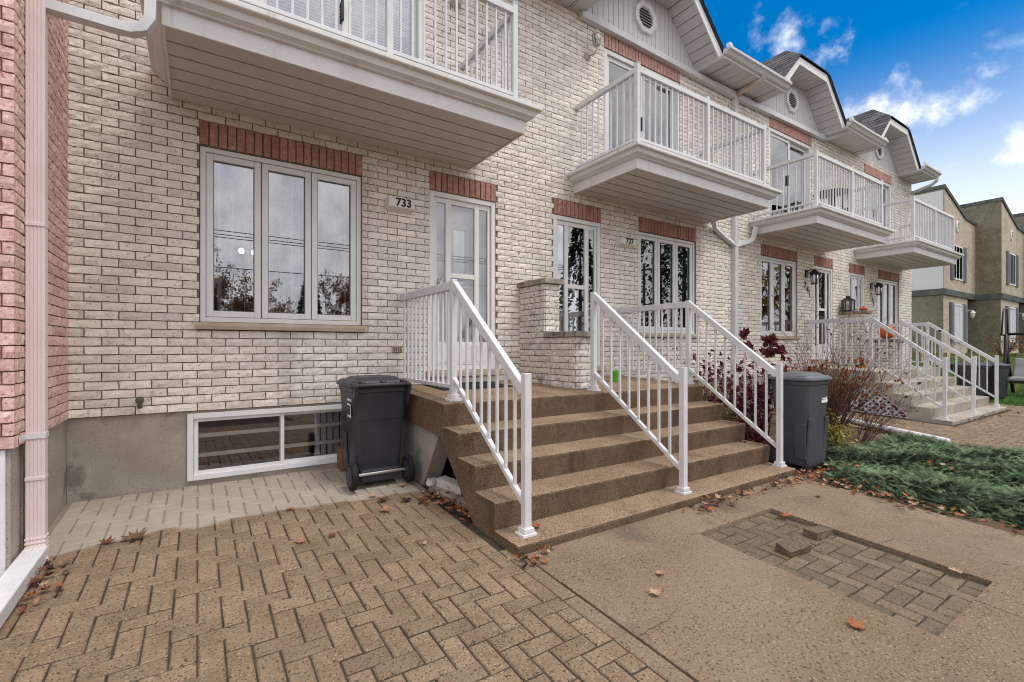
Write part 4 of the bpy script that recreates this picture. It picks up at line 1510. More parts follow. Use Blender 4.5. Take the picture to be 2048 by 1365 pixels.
# ------------------------------------------------------------------ stepped brick partitions between the doors
def partition(label, xf, th, seed):
    t = thing('brick_partition', label, 'wall', (xf + th / 2, -0.5, 0.72), 'stepped porch partitions')
    ylow, yhi, zlow, zhi = -1.05, -0.52, 0.72 + 9 * CO - 0.015, 0.72 + 17 * CO - 0.015
    zb = 0.735
    zlow, zhi = zb + 8 * CO, zb + 16.5 * CO
    zhi = zb + 17 * CO
    core = MB()
    core.prism([(xf, 0.0, zb), (xf, ylow, zb), (xf, ylow, zlow), (xf, yhi, zlow), (xf, yhi, zhi), (xf, 0.0, zhi)], (th, 0, 0))
    c = core.build('core', m_mortar, t)
    hol = [(ylow - 1, yhi, zlow, 9)]
    # face looking towards -x: u runs along -y
    lay_bricks(c, (xf, 0, 0), R(-90), 0.012, -ylow + 0.010, zb, zhi, [(-yhi, 5, zlow, 9)], BVD, cu0=0.012, cu1=-ylow + 0.010, seed=seed, zbase=zb, limit=150, phase=0.01)
    lay_bricks(c, (xf + th, 0, 0), R(90), ylow - 0.010, -0.012, zb, zhi, [(-5, yhi, zlow, 9)], BVD, cu0=ylow - 0.010, cu1=-0.012, seed=seed + 1, zbase=zb, limit=80, phase=0.02, stuff='brick_field')
    lay_bricks(c, (0, ylow, 0), 0.0, xf - 0.0, xf + th, zb, zlow, [], BVD, cu0=xf, cu1=xf + th, seed=seed + 2, zbase=zb, limit=60, phase=xf + 0.05, stuff='end_brick_field')
    lay_bricks(c, (0, yhi, 0), 0.0, xf, xf + th, zlow, zhi, [], BVD, cu0=xf, cu1=xf + th, seed=seed + 3, zbase=zb, limit=60, phase=xf + 0.05, stuff='upper_brick_field')
    for (ya, yb_, z) in ((yhi - 0.055, -0.002, zhi), (ylow - 0.055, yhi - 0.02, zlow)):
        MB().box(xf - 0.045, xf + th + 0.045, ya, yb_, z + 0.002, z + 0.062).build('cap_stone', m_cap, t, bevel=0.007)
    return t


partition('stepped cream brick partition with mossy caps between doors 733 and 737', 3.34, 0.20, 60)
partition('stepped cream brick partition carrying black lantern and tiny pumpkin further along', 12.08, 0.20, 70)

# ------------------------------------------------------------------ pipes and downspouts on the white houses
dn = flat_pipe([(7.92, -0.05, 5.60), (7.92, -0.05, 0.05)], 0.10, 0.075, (1, 0, 0)).build('downspout', m_alu, h737)
for z in (4.2, 2.95, 1.6):
    MB().box(7.866, 7.974, -0.092, -0.004, z, z + 0.025).build('strap', m_alu, dn)
flat_pipe([(7.90, -0.055, 2.98), (7.55, -0.055, 3.10), (7.28, -0.07, 3.20), (7.20, -0.10, 3.25), (7.17, -0.14, 3.36)], 0.08, 0.06, (0, 0.4, 1)).build('downspout_branch', m_alu, h737)
flat_pipe([(7.94, -0.055, 2.98), (8.24, -0.055, 3.06), (8.36, -0.07, 3.10), (8.42, -0.10, 3.16), (8.44, -0.14, 3.36)], 0.08, 0.06, (0, 0.4, 1)).build('downspout_branch', m_alu, h737)
# horizontal gutter pipe under the gables, with its rusty inlet from the eave gutter
hp = flat_pipe([(4.30, -0.06, 5.655), (7.86, -0.06, 5.595)], 0.085, 0.085, (0, 0, 1)).build('gable_pipe', m_alu, h737)
flat_pipe([(11.30, -0.06, 5.665), (7.97, -0.06, 5.60)], 0.085, 0.085, (0, 0, 1)).build('gable_pipe', m_alu, h741)
flat_pipe([(7.93, -0.06, 5.62), (7.93, -0.12, 5.64), (7.93, -0.44, 5.70), (7.93, -0.55, 5.725), (7.93, -0.58, 5.76)], 0.075, 0.055, (1, 0, 0)).build('rusty_inlet', m_rust, h737)
MB().tube([(7.30, -0.055, 5.645), (8.35, -0.055, 5.655)], 0.042, 10).build('conduit', m_fascia, h737, smooth=True)
flat_pipe([(11.30, -0.06, 5.665), (11.34, -0.2, 5.69), (11.36, -0.5, 5.735)], 0.085, 0.07, (0, 0, 1)).build('gable_pipe_return', m_alu, h741)
flat_pipe([(16.5, -0.56, 5.74), (16.5, -0.55, 5.64), (16.49, -0.45, 5.55), (16.47, -0.15, 5.47), (16.56, 0.06, 5.43), (16.56, 0.07, 5.30), (16.56, 0.07, 0.1)], 0.08, 0.06, (1, 0, 0)).build('downspout', m_alu, h745)


# ------------------------------------------------------------------ numbers, lamps, small fittings
def text_mesh(txt, size, m, bold=0.0):
    cu = bpy.data.curves.new('digits', 'FONT')
    cu.body, cu.size, cu.extrude, cu.align_x, cu.align_y = txt, size, 0.0015, 'CENTER', 'CENTER'
    cu.offset = bold
    ob = bpy.data.objects.new('digits', cu)
    COL.objects.link(ob)
    dg = bpy.context.evaluated_depsgraph_get()
    me = bpy.data.meshes.new_from_object(ob.evaluated_get(dg))
    bpy.data.objects.remove(ob)
    me.materials.clear()
    me.materials.append(m)
    return me


m_boxw = mat('white_sign_box', (0.76, 0.745, 0.73), (0.70, 0.68, 0.66), 4, 0.45)


def number_box(txt, label, x0, x1, z0, z1, ts):
    t = thing('house_number_sign', label, 'sign', ((x0 + x1) / 2, 0, z0), 'house number boxes')
    bx = MB()
    y0, y1 = -0.012, -0.11
    bx.v = [(x0, y0, z0), (x1, y0, z0), (x1, y0, z1), (x0, y0, z1), (x0 + 0.01, y1, z0 + 0.035), (x1 - 0.01, y1, z0 + 0.035), (x1 - 0.01, y1, z1 - 0.005), (x0 + 0.01, y1, z1 - 0.005)]
    bx.f = [(0, 1, 5, 4), (1, 2, 6, 5), (2, 3, 7, 6), (3, 0, 4, 7), (4, 5, 6, 7)]
    bx.build('box', m_boxw, t, bevel=0.006)
    link('digits', text_mesh(txt, ts, m_digit, 0.0035), t, ((x0 + x1) / 2 + 0.02, y1 - 0.002, (z0 + z1) / 2 + 0.015), (R(90), 0, 0))
    return t


number_box('733', 'white number box reading 733 between window and door', 1.63, 1.925, 2.60, 2.735, 0.115)
number_box('737', 'white number box reading 737 beside the curtained window', 5.0, 5.33, 2.62, 2.745, 0.105)


def digits_on_wall(txt, label, pts, size):
    t = thing('house_number', label, 'sign', (pts[0][0], 0, pts[-1][1]))
    for ch, (x, z) in zip(txt, pts):
        link('digit', text_mesh(ch, size, m_digit, 0.003), t, (x, -0.022, z), (R(90), 0, 0))
    return t


digits_on_wall('741', 'black metal digits 741 stepping down the wall under the lamp', [(10.50, 2.46), (10.60, 2.38), (10.69, 2.29)], 0.19)
digits_on_wall('745', 'black metal digits 745 stepping down the wall at far house', [(13.78, 2.44), (13.86, 2.35), (13.94, 2.25)], 0.17)


def wall_lantern(label, x, z, s=1.0):
    t = thing('wall_lamp', label, 'lamp', (x, 0, z), 'black wall lanterns')
    MB().box(x - 0.055 * s, x + 0.055 * s, -0.035, -0.01, z - 0.03, z + 0.13).build('wall_plate', m_black, t, bevel=0.005)
    MB().tube([(x, -0.03, z + 0.09), (x, -0.10, z + 0.12), (x, -0.16, z + 0.105)], 0.011, 8).build('arm', m_black, t, smooth=True)
    cy = -0.17
    MB().lathe((x, cy, z + 0.03), [(0.10 * s, 0), (0.085 * s, 0.035), (0.05 * s, 0.055), (0.045 * s, 0.075), (0.02 * s, 0.09)], 12).build('cap', m_black, t)
    for k in range(6):
        a = k * math.pi / 3
        MB().bar((x + 0.075 * s * math.cos(a), cy + 0.075 * s * math.sin(a), z + 0.03), (x + 0.058 * s * math.cos(a), cy + 0.058 * s * math.sin(a), z - 0.17 * s), 0.008, 0.008).build('cage_bar', m_black, t)
    MB().lathe((x, cy, z), [(0.07 * s, 0.028), (0.052 * s, -0.165 * s)], 12).build('glass', m_lampglass, t, smooth=True)
    MB().lathe((x, cy, z - 0.19 * s), [(0.02, 0), (0.062 * s, 0.008), (0.062 * s, 0.022)], 12).build('base_ring', m_black, t)
    return t


wall_lantern('black glass wall lantern between the window and door of house 741', 10.56, 2.66)
wall_lantern('black glass wall lantern left of the window at far house', 13.80, 2.63)

# coach light upstairs at 737, round light upstairs at 733
m_oldwhite = mat('aged_white_metal', (0.50, 0.475, 0.43), (0.42, 0.39, 0.35), 8, 0.6)
t = thing('wall_lamp', 'small aged white coach light on upper wall beside 737 balcony', 'lamp', (4.45, 0, 5.10))
MB().lathe((4.45, -0.012, 5.15), [(0.0, 0), (0.055, 0.001), (0.05, -0.02), (0.02, -0.045)], 14, 'y').build('back_plate', m_oldwhite, t)
MB().tube([(4.45, -0.05, 5.15), (4.48, -0.12, 5.15), (4.50, -0.15, 5.20), (4.50, -0.15, 5.27)], 0.013, 8).build('arm', m_oldwhite, t, smooth=True)
MB().lathe((4.50, -0.15, 5.25), [(0.03, 0), (0.05, 0.01), (0.05, 0.022)], 6).build('base_ring', m_oldwhite, t)
MB().lathe((4.50, -0.15, 5.27), [(0.046, 0.002), (0.06, 0.12)], 6).build('glass', m_lampglass, t)
for k in range(6):
    a = k * math.pi / 3
    MB().bar((4.50 + 0.05 * math.cos(a), -0.15 + 0.05 * math.sin(a), 5.27), (4.50 + 0.064 * math.cos(a), -0.15 + 0.064 * math.sin(a), 5.395), 0.008, 0.008).build('cage_bar', m_oldwhite, t)
MB().lathe((4.50, -0.15, 5.395), [(0.072, 0), (0.06, 0.02), (0.02, 0.05), (0.012, 0.085)], 6).build('cap', m_oldwhite, t)
t = thing('wall_lamp', 'round pale wall light at top above the first balcony', 'lamp', (2.44, 0, 5.05))
MB().lathe((2.44, -0.012, 5.09), [(0.07, 0), (0.07, -0.03), (0.05, -0.06)], 16, 'y').build('base', m_oldwhite, t)
MB().lathe((2.44, -0.10, 5.09), [(0.01, -0.055), (0.04, -0.045), (0.055, -0.01), (0.05, 0.025), (0.03, 0.04)], 16, 'y').build('globe', m_boxw, t, smooth=True)

# outdoor tap, brick vent, meter-free wall
t = thing('wall_tap', 'small green brass garden tap low on the cream brick wall', 'tap', (-0.382, 0, 0.70))
MB().tube([(-0.382, 0.0, 0.745), (-0.382, -0.07, 0.745)], 0.014, 10).build('pipe', m_brass, t, smooth=True)
MB().lathe((-0.382, -0.075, 0.757), [(0.026, 0), (0.03, -0.008), (0.012, -0.012)], 12, 'y').build('hand_wheel', m_brass, t)
MB().tube([(-0.382, -0.05, 0.745), (-0.382, -0.062, 0.715), (-0.382, -0.062, 0.69)], [0.015, 0.016, 0.018], 10).build('spout', m_brass, t, smooth=True)
t = thing('wall_vent', 'tan plastic brick vent in wall beside the 733 railing', 'vent', (1.757, 0, 1.12))
MB().box(1.705, 1.81, -0.03, 0.0, 1.125, 1.195).build('plate', m_sill, t, bevel=0.003)
for k in range(4):
    MB().box(1.715 + k * 0.024, 1.729 + k * 0.024, -0.0335, -0.028, 1.135, 1.185).build('slot', m_mortar, t)

# lit fitting seen through the 733 window
t = thing('ceiling_light', 'lit white globe light inside the 733 front room', 'lamp', (0.45, 1.2, 2.2))
MB().tube([(0.47, 1.2, 2.34), (0.47, 1.2, 3.14)], 0.006, 6).build('stem', m_steel, t)
for (a, b_) in ((-0.03, 0.0), (0.10, 0.03)):
    MB().lathe((0.44 + a, 1.2 + b_, 2.25), [(0.012, -0.03), (0.027, -0.022), (0.033, 0.0), (0.027, 0.022), (0.012, 0.033)], 12).build('globe', m_globe, t, smooth=True)


# ------------------------------------------------------------------ wheeled bins
def rounded_rect(w, d, r, n=4):
    pts = []
    for cx, cy, a0 in ((w / 2 - r, d / 2 - r, 0), (-w / 2 + r, d / 2 - r, 90), (-w / 2 + r, -d / 2 + r, 180), (w / 2 - r, -d / 2 + r, 270)):
        for k in range(n + 1):
            a = R(a0 + 90 * k / n)
            pts.append((cx + r * math.cos(a), cy + r * math.sin(a)))
    return pts


def loft(secs, cap0=True, cap1=True):
    """secs: list of (points2d, z, dx, dy)"""
    mb = MB()
    n = len(secs[0][0])
    for pts, z, dx, dy in secs:
        mb.v += [(x + dx, y + dy, z) for x, y in pts]
    for i in range(len(secs) - 1):
        for k in range(n):
            mb.f.append((i * n + k, i * n + (k + 1) % n, (i + 1) * n + (k + 1) % n, (i + 1) * n + k))
    if cap0:
        mb.f.append(tuple(range(n - 1, -1, -1)))
    if cap1:
        mb.f.append(tuple((len(secs) - 1) * n + k for k in range(n)))
    return mb


def local_build(mb, name, m, parent, **k):
    """geometry already in the thing's own frame"""
    off = OFF.get(parent.name)
    OFF[parent.name] = (0, 0, 0)
    o = mb.build(name, m, parent, **k)
    OFF[parent.name] = off
    OFF[o.name] = (0, 0, 0)
    return o


def wheeled_bin(label, loc, rotz, body_m, lid_m, H=0.86, W=0.50, D=0.54, stickers=None, group='wheeled garbage bins'):
    """own frame: wheels and handle at -y (back), front at +y"""
    t = thing('garbage_bin', label, 'bin', loc, group)
    t.rotation_euler = (0, 0, rotz)
    rr = lambda w, d, r: rounded_rect(w, d, r)
    secs = [(rr(W * 0.76, D * 0.66, 0.05), 0.03, 0, 0.03), (rr(W * 0.79, D * 0.70, 0.05), 0.06, 0, 0.025), (rr(W * 0.87, D * 0.82, 0.05), H * 0.60, 0, 0.01), (rr(W * 0.885, D * 0.84, 0.045), H * 0.66, 0, 0.008),
            (rr(W * 0.895, D * 0.85, 0.045), H * 0.67, 0, 0.007), (rr(W * 0.955, D * 0.93, 0.045), H - 0.05, 0, 0.0), (rr(W * 0.99, D * 0.97, 0.045), H - 0.045, 0, 0.0), (rr(W * 0.99, D * 0.97, 0.045), H - 0.004, 0, 0.0)]
    bo = local_build(loft(secs), 'body', body_m, t, bevel=0.004)
    # moulded ribs on the front and pockets at the sides
    for s in (-1, 1):
        rib = MB().prism([(s * W * 0.34 - 0.035, D * 0.355, 0.06), (s * W * 0.34 + 0.035, D * 0.355, 0.06), (s * W * 0.36 + 0.035, D * 0.43, H * 0.58), (s * W * 0.36 - 0.035, D * 0.43, H * 0.58)], (0, 0.02, 0))
        local_build(rib, 'front_rib', body_m, t, bevel=0.008)
    for s in (-1, 1):
        pk_ = MB().prism([(s * W * 0.398, 0.17, 0.10), (s * W * 0.398, 0.05, 0.10), (s * W * 0.434, 0.05, H * 0.52), (s * W * 0.434, 0.17, H * 0.52)], (s * 0.016, 0, 0))
        local_build(pk_, 'side_rib', body_m, t, bevel=0.008)
    # lid: shallow dome with a raised centre, drip rim and hinge lugs
    zl = H
    ls = [(rr(W * 1.06, D * 1.06, 0.06), zl, 0, 0.005), (rr(W * 1.07, D * 1.07, 0.06), zl + 0.012, 0, 0.005), (rr(W * 1.05, D * 1.05, 0.06), zl + 0.032, 0, 0.005), (rr(W * 0.99, D * 0.98, 0.07), zl + 0.040, 0, 0.005),
          (rr(W * 0.96, D * 0.94, 0.07), zl + 0.052, 0, 0.005), (rr(W * 0.84, D * 0.78, 0.08), zl + 0.056, 0, 0.005), (rr(W * 0.72, D * 0.64, 0.08), zl + 0.078, 0, 0.01), (rr(W * 0.5, D * 0.42, 0.06), zl + 0.084, 0, 0.01)]
    lid = local_build(loft(ls), 'lid', lid_m, t, smooth=False, bevel=0.004)
    for s in (-1, 0.0, 1):
        x = s * W * 0.36
        g = MB().box(x - 0.02, x + 0.02, -D * 0.53 - 0.05, -D * 0.30, zl + 0.012, zl + 0.056)
        local_build(g, 'hinge_lug', lid_m, lid, bevel=0.008)
    hb = MB().tube([(-W * 0.47, -D * 0.50, zl - 0.01), (-W * 0.47, -D * 0.56, zl + 0.01), (-W * 0.42, -D * 0.60, zl + 0.022), (W * 0.42, -D * 0.60, zl + 0.022), (W * 0.47, -D * 0.56, zl + 0.01), (W * 0.47, -D * 0.50, zl - 0.01)], 0.017, 10)
    local_build(hb, 'handle', body_m, t, smooth=True)
    for s in (-1, 1):
        gb = MB().prism([(s * W * 0.46 - 0.015, -D * 0.48, zl - 0.16), (s * W * 0.46 - 0.015, -D * 0.58, zl + 0.0), (s * W * 0.46 - 0.015, -D * 0.48, zl + 0.0)], (0.03, 0, 0))
        local_build(gb, 'handle_bracket', body_m, t)
    for s in (-1, 1):
        cx = s * W * 0.49
        wh = MB().lathe((cx, -D * 0.43, 0.118), [(0.098, -0.028), (0.115, -0.020), (0.118, 0.0), (0.115, 0.020), (0.098, 0.028)], 26, 'x')
        w_ = local_build(wh, 'wheel', m_rubber, t, smooth=False)
        hub = MB().lathe((cx, -D * 0.43, 0.118), [(0.03, -0.034), (0.082, -0.0295), (0.082, 0.0295), (0.03, 0.034)], 18, 'x')
        local_build(hub, 'hub', body_m, w_)
    ax = MB().tube([(-W * 0.48, -D * 0.43, 0.118), (W * 0.48, -D * 0.43, 0.118)], 0.012, 8)
    local_build(ax, 'axle', m_steel, t)
    lo = MB().box(-W * 0.34, W * 0.34, -D * 0.42, -D * 0.22, 0.045, 0.15)
    local_build(lo, 'axle_housing', body_m, t, bevel=0.012)
    ft = MB().box(-W * 0.33, W * 0.33, D * 0.22, D * 0.36, 0.0, 0.035)
    local_build(ft, 'foot', body_m, t, bevel=0.006)
    return t


b1 = wheeled_bin('charcoal wheeled bin numbered 733 below the basement window, wheels facing the viewer', (1.335, -0.56, gz(-0.56)), 0.0, m_binB, m_binB, 0.865, 0.50, 0.54)
# stickers on its left flank
stx = MB().prism([(-0.2365, -0.16, 0.60), (-0.2365, -0.05, 0.60), (-0.2425, -0.05, 0.72), (-0.2425, -0.16, 0.72)], (-0.002, 0, 0))
st = local_build(stx, 'number_sticker', m_sticker, b1)
dgm = text_mesh('733', 0.085, m_digit, 0.002)
d = link('digits', dgm, st)
d.location, d.rotation_euler, d.scale = (-0.2455, -0.105, 0.66), (R(90), 0, R(-90)), (0.72, 1.25, 1)
stx = MB().prism([(-0.2435, -0.19, 0.745), (-0.2435, -0.06, 0.745), (-0.2445, -0.06, 0.765), (-0.2445, -0.19, 0.765)], (-0.002, 0, 0))
local_build(stx, 'print_line', m_sticker, b1)
b2 = wheeled_bin('grey wheeled bin beside the bottom of the brown steps, by the purple shrub', (5.50, -2.27, gz(-2.27) + 0.01), R(180), m_binG, m_lidG, 0.93, 0.50, 0.43)
# small white printed mark on its front: a slanted bar with a stroke and a dot above it
for (nm, pts) in (('print_bar', [(-0.17, 0.690), (-0.05, 0.690), (-0.045, 0.722), (-0.165, 0.722)]), ('print_stroke', [(-0.155, 0.728), (-0.09, 0.728), (-0.088, 0.739), (-0.150, 0.739)]),
                  ('print_dot', [(-0.080, 0.728), (-0.055, 0.728), (-0.052, 0.742), (-0.062, 0.748), (-0.076, 0.746)])):
    local_build(MB().prism([(-x - 0.22, 0.1975, z) for x, z in pts], (0, 0.008, 0)), nm, m_sticker, b2)
wheeled_bin('near dark bin standing on the lawn behind the grey steps', (15.45, -1.45, gz(-1.4)), R(200), m_binB, m_binG, 0.80, 0.56, 0.6, group='bins behind the far steps')
wheeled_bin('dark bin further right on the lawn beside the swing', (16.2, -1.62, gz(-1.6)), R(170), m_binB, m_binG, 0.80, 0.56, 0.6, group='bins behind the far steps')

# ------------------------------------------------------------------ small things about the steps
r = random.Random(5)


def rough_block(c, l, w, h, rot, m, name, label, cat, group=None, seed=0, chop=0.0):
    rr = random.Random(seed)
    mb = MB()
    nx, ny, nz = 5, 3, 3
    idx = {}
    M3 = Euler(rot).to_matrix()
    for i in range(nx + 1):
        for j in range(ny + 1):
            for k in range(nz + 1):
                if 0 < i < nx and 0 < j < ny and 0 < k < nz:
                    continue
                e = (i in (0, nx)) + (j in (0, ny)) + (k in (0, nz))
                p = Vector((l * (i / nx - 0.5), w * (j / ny - 0.5), h * (k / nz - 0.5)))
                p *= (1 - 0.012 * max(0, e - 1))
                if i == nx:
                    p.x -= chop * (j / ny) * l
                p += Vector((rr.uniform(-1, 1), rr.uniform(-1, 1), rr.uniform(-1, 1))) * 0.003
                idx[i, j, k] = len(mb.v)
                mb.v.append(tuple(Vector(c) + M3 @ p))
    for i in range(nx):
        for j in range(ny):
            for k in (0, nz):
                mb.f.append((idx[i, j, k], idx[i + 1, j, k], idx[i + 1, j + 1, k], idx[i, j + 1, k]))
    for i in range(nx):
        for k in range(nz):
            for j in (0, ny):
                mb.f.append((idx[i, j, k], idx[i + 1, j, k], idx[i + 1, j, k + 1], idx[i, j, k + 1]))
    for j in range(ny):
        for k in range(nz):
            for i in (0, nx):
                mb.f.append((idx[i, j, k], idx[i, j + 1, k], idx[i, j + 1, k + 1], idx[i, j, k + 1]))
    return single(mb, name, m, label, cat, group)


GR = 'broken bricks under the steps'
rough_block((1.80, -1.24, 0.005), 0.30, 0.09, 0.085, (0.06, 0.1, R(-72)), m_rubble, 'broken_brick', 'longest pale broken brick beside leaves under the brown steps', 'brick', GR, 1, 0.1)
rough_block((1.865, -1.53, -0.01), 0.19, 0.09, 0.08, (0.1, 0.25, R(-64)), m_rubble, 'broken_brick', 'pale broken brick nearest the bottom step, half under the stair flank', 'brick', GR, 2, 0.3)
rough_block((1.73, -1.03, -0.005), 0.12, 0.08, 0.06, (0.2, 0.1, R(20)), m_rubble, 'broken_brick', 'small broken brick lump closest to the 733 bin', 'brick', GR, 3, 0.3)
rough_block((1.755, -1.42, -0.055), 0.75, 0.06, 0.05, (0, 0.05, R(-80)), m_found, 'edging_stone', 'low grey concrete edging stone at foot of broken bricks', 'stone', None, 4)
rough_block((3.31, -3.27, -0.150), 0.21, 0.105, 0.055, (TILT + 0.24, -0.10, R(-12)), m_paver2, 'loose_paver', 'loose tan paver tilted up near the front of inset paver patch', 'paver', 'loose pavers on the patch', 6)
rough_block((3.74, -3.23, -0.158), 0.21, 0.10, 0.05, (TILT - 0.06, 0.06, R(-4)), m_paver2, 'loose_paver', 'loose pale paver lying flat near back edge of inset patch', 'paver', 'loose pavers on the patch', 7)

bx = MB().box(1.145, 1.26, -0.19, -0.02, -0.01, 0.20)
single(bx, 'wooden_crate', m_wood, 'small weathered wooden crate behind the 733 bin under the basement window', 'crate', bevel=0.004)
mt = MB()
mt.box(2.02, 2.86, -0.60, -0.10, 0.772, 0.782)
for i in range(12):
    mt.box(2.04 + i * 0.068, 2.09 + i * 0.068, -0.58, -0.12, 0.782, 0.787)
mt.v = [(x, y, z + 0.0404 * y - 0.0) for x, y, z in mt.v]
single(mt, 'doormat', m_mat, 'black rubber doormat on the landing at door 733', 'doormat')
pt = thing('plant_pot', 'small lime green plastic pot on landing beside door 737', 'pot', (4.36, -0.64, 0.745))
MB().lathe((4.36, -0.64, 0.748), [(0.058, 0), (0.07, 0.11), (0.078, 0.112), (0.08, 0.14), (0.072, 0.14), (0.068, 0.11)], 20).build('pot', m_greenpot, pt, smooth=False)
MB().lathe((4.36, -0.64, 0.748), [(0.066, 0.105), (0.066, 0.12)], 16).build('soil', m_soil, pt)

# cord hung on the first railing
cp = []
for i in range(40):
    cp.append((1.815 + 0.012 * math.sin(i * 2.1), -0.28 + 0.012 * math.cos(i * 1.7), 1.62 - i * 0.021))
single(MB().tube(cp, 0.004, 5), 'chain', m_alu, 'thin white chain hanging from the 733 landing railing', 'chain')

# small dark wreath behind the glass of door 737
mb = MB()
wp = [(4.255 + 0.05 * math.cos(2 * math.pi * i / 16), 0.092, 2.40 + 0.075 * math.sin(2 * math.pi * i / 16)) for i in range(17)]
mb.tube(wp, 0.018, 6, False)
single(mb, 'door_wreath', mat('dark_wreath', (0.03, 0.04, 0.02), (0.08, 0.05, 0.02), 60, 0.9), 'small dark wreath hanging inside the glass of door 737', 'wreath')


# black patio furniture on the 741 balcony
def patio_chair(label, x, y, rz):
    t = thing('patio_chair', label, 'chair', (x, y, ZF))
    t.rotation_euler = (0, 0, rz)
    for sx_ in (-1, 1):
        local_build(MB().tube([(sx_ * 0.22, -0.22, 0.0), (sx_ * 0.22, -0.20, 0.42), (sx_ * 0.23, -0.20, 0.62), (sx_ * 0.23, 0.16, 0.64)], 0.012, 6), 'front_leg', m_black, t, smooth=True)
        local_build(MB().tube([(sx_ * 0.22, 0.24, 0.0), (sx_ * 0.22, 0.18, 0.42), (sx_ * 0.21, 0.27, 0.90)], 0.012, 6), 'back_leg', m_black, t, smooth=True)
    local_build(loft([(rounded_rect(0.44, 0.44, 0.05), 0.41, 0, 0), (rounded_rect(0.45, 0.45, 0.05), 0.43, 0, 0), (rounded_rect(0.43, 0.43, 0.05), 0.445, 0, 0)]), 'seat', m_black, t)
    for k in range(6):
        local_build(MB().bar((-0.18 + k * 0.072, 0.19, 0.46), (-0.18 + k * 0.072, 0.265, 0.88), 0.02, 0.008, (0, 1, 0)), 'back_slat', m_black, t)
    local_build(MB().tube([(-0.21, 0.27, 0.90), (0.21, 0.27, 0.90)], 0.013, 6), 'top_rail', m_black, t, smooth=True)
    return t


patio_chair('black patio chair behind the 741 balcony balusters', 10.85, -0.50, R(-75))
t = thing('patio_table', 'small round black table between chairs on the 741 balcony', 'table', (10.25, -0.6, ZF))
MB().lathe((10.25, -0.6, ZF + 0.66), [(0.28, 0), (0.30, 0.008), (0.30, 0.02), (0.28, 0.026)], 24).build('table_top', m_black, t)
MB().tube([(10.25, -0.6, ZF + 0.02), (10.25, -0.6, ZF + 0.66)], 0.025, 8).build('leg', m_black, t, smooth=True)
MB().lathe((10.25, -0.6, ZF), [(0.2, 0), (0.19, 0.02), (0.04, 0.03)], 20).build('base', m_black, t)

# lantern, pumpkins, flowers at the far porch
ZC2 = 0.735 + 17 * CO + 0.064
lx, ly = 12.13, -0.17
t = thing('lantern', 'large black glass lantern on the partition cap by the far doors', 'lantern', (lx, ly, ZC2))
MB().box(lx - 0.10, lx + 0.10, ly - 0.10, ly + 0.10, ZC2, ZC2 + 0.03).build('base', m_black, t, bevel=0.004)
for sx in (-1, 1):
    for sy in (-1, 1):
        MB().box(lx + sx * 0.088 - 0.01, lx + sx * 0.088 + 0.01, ly + sy * 0.088 - 0.01, ly + sy * 0.088 + 0.01, ZC2 + 0.03, ZC2 + 0.24).build('corner_bar', m_black, t)
for s in (-1, 1):
    for k in (-0.33, 0.33):
        MB().box(lx + k * 0.17 - 0.004, lx + k * 0.17 + 0.004, ly + s * 0.09 - 0.004, ly + s * 0.09 + 0.004, ZC2 + 0.03, ZC2 + 0.24).build('glazing_bar', m_black, t)
        MB().box(lx + s * 0.09 - 0.004, lx + s * 0.09 + 0.004, ly + k * 0.17 - 0.004, ly + k * 0.17 + 0.004, ZC2 + 0.03, ZC2 + 0.24).build('glazing_bar', m_black, t)
    MB().box(lx - 0.085, lx + 0.085, ly + s * 0.088 - 0.002, ly + s * 0.088 + 0.002, ZC2 + 0.03, ZC2 + 0.24).build('pane', m_lampglass, t)
    MB().box(lx + s * 0.088 - 0.002, lx + s * 0.088 + 0.002, ly - 0.085, ly + 0.085, ZC2 + 0.03, ZC2 + 0.24).build('pane', m_lampglass, t)
rfm = MB()
rfm.v = [(lx - 0.115, ly - 0.115, ZC2 + 0.24), (lx + 0.115, ly - 0.115, ZC2 + 0.24), (lx + 0.115, ly + 0.115, ZC2 + 0.24), (lx - 0.115, ly + 0.115, ZC2 + 0.24), (lx - 0.05, ly - 0.05, ZC2 + 0.30), (lx + 0.05, ly - 0.05, ZC2 + 0.30), (lx + 0.05, ly + 0.05, ZC2 + 0.30), (lx - 0.05, ly + 0.05, ZC2 + 0.30)]
rfm.f = [(3, 2, 1, 0), (4, 5, 6, 7), (0, 1, 5, 4), (1, 2, 6, 5), (2, 3, 7, 6), (3, 0, 4, 7)]
rfm.build('roof', m_black, t)
MB().box(lx - 0.035, lx + 0.035, ly - 0.035, ly + 0.035, ZC2 + 0.30, ZC2 + 0.345).build('chimney', m_black, t)
MB().lathe((lx, ly, ZC2 + 0.03), [(0.04, 0), (0.04, 0.12), (0.0, 0.125)], 14).build('candle', m_boxw, t)


def pumpkin(label, c, rad, sq=0.78):
    t = thing('pumpkin', label, 'pumpkin', c)
    prof = []
    for i in range(11):
        a = -math.pi / 2 + math.pi * i / 10
        prof.append((max(0.02, math.cos(a)) * rad, rad * sq * (1 + math.sin(a)) - (0.12 * rad if i == 10 else 0)))
    MB().lathe(c, prof, 40, 'z', lambda t_: 1 - 0.07 * abs(math.sin(t_ * 5)) ** 0.5 * -1 - 0.07).build('flesh', m_pumpkin, t, smooth=True)
    h = c[2] + rad * sq * 2
    MB().tube([(c[0], c[1], h - 0.14 * rad), (c[0] + 0.05 * rad, c[1], h + 0.12 * rad), (c[0] + 0.16 * rad, c[1], h + 0.28 * rad)], [0.13 * rad, 0.09 * rad, 0.11 * rad], 8).build('stem', m_wood, t, smooth=True)
    return t


pumpkin('tiny orange pumpkin beside the black lantern on partition cap', (12.21, -0.43, ZC2), 0.085, 0.5)
ZC1 = 0.735 + 8 * CO + 0.064
pumpkin('large orange pumpkin in front of the far house window', (12.20, -0.86, ZC1), 0.165, 0.85)

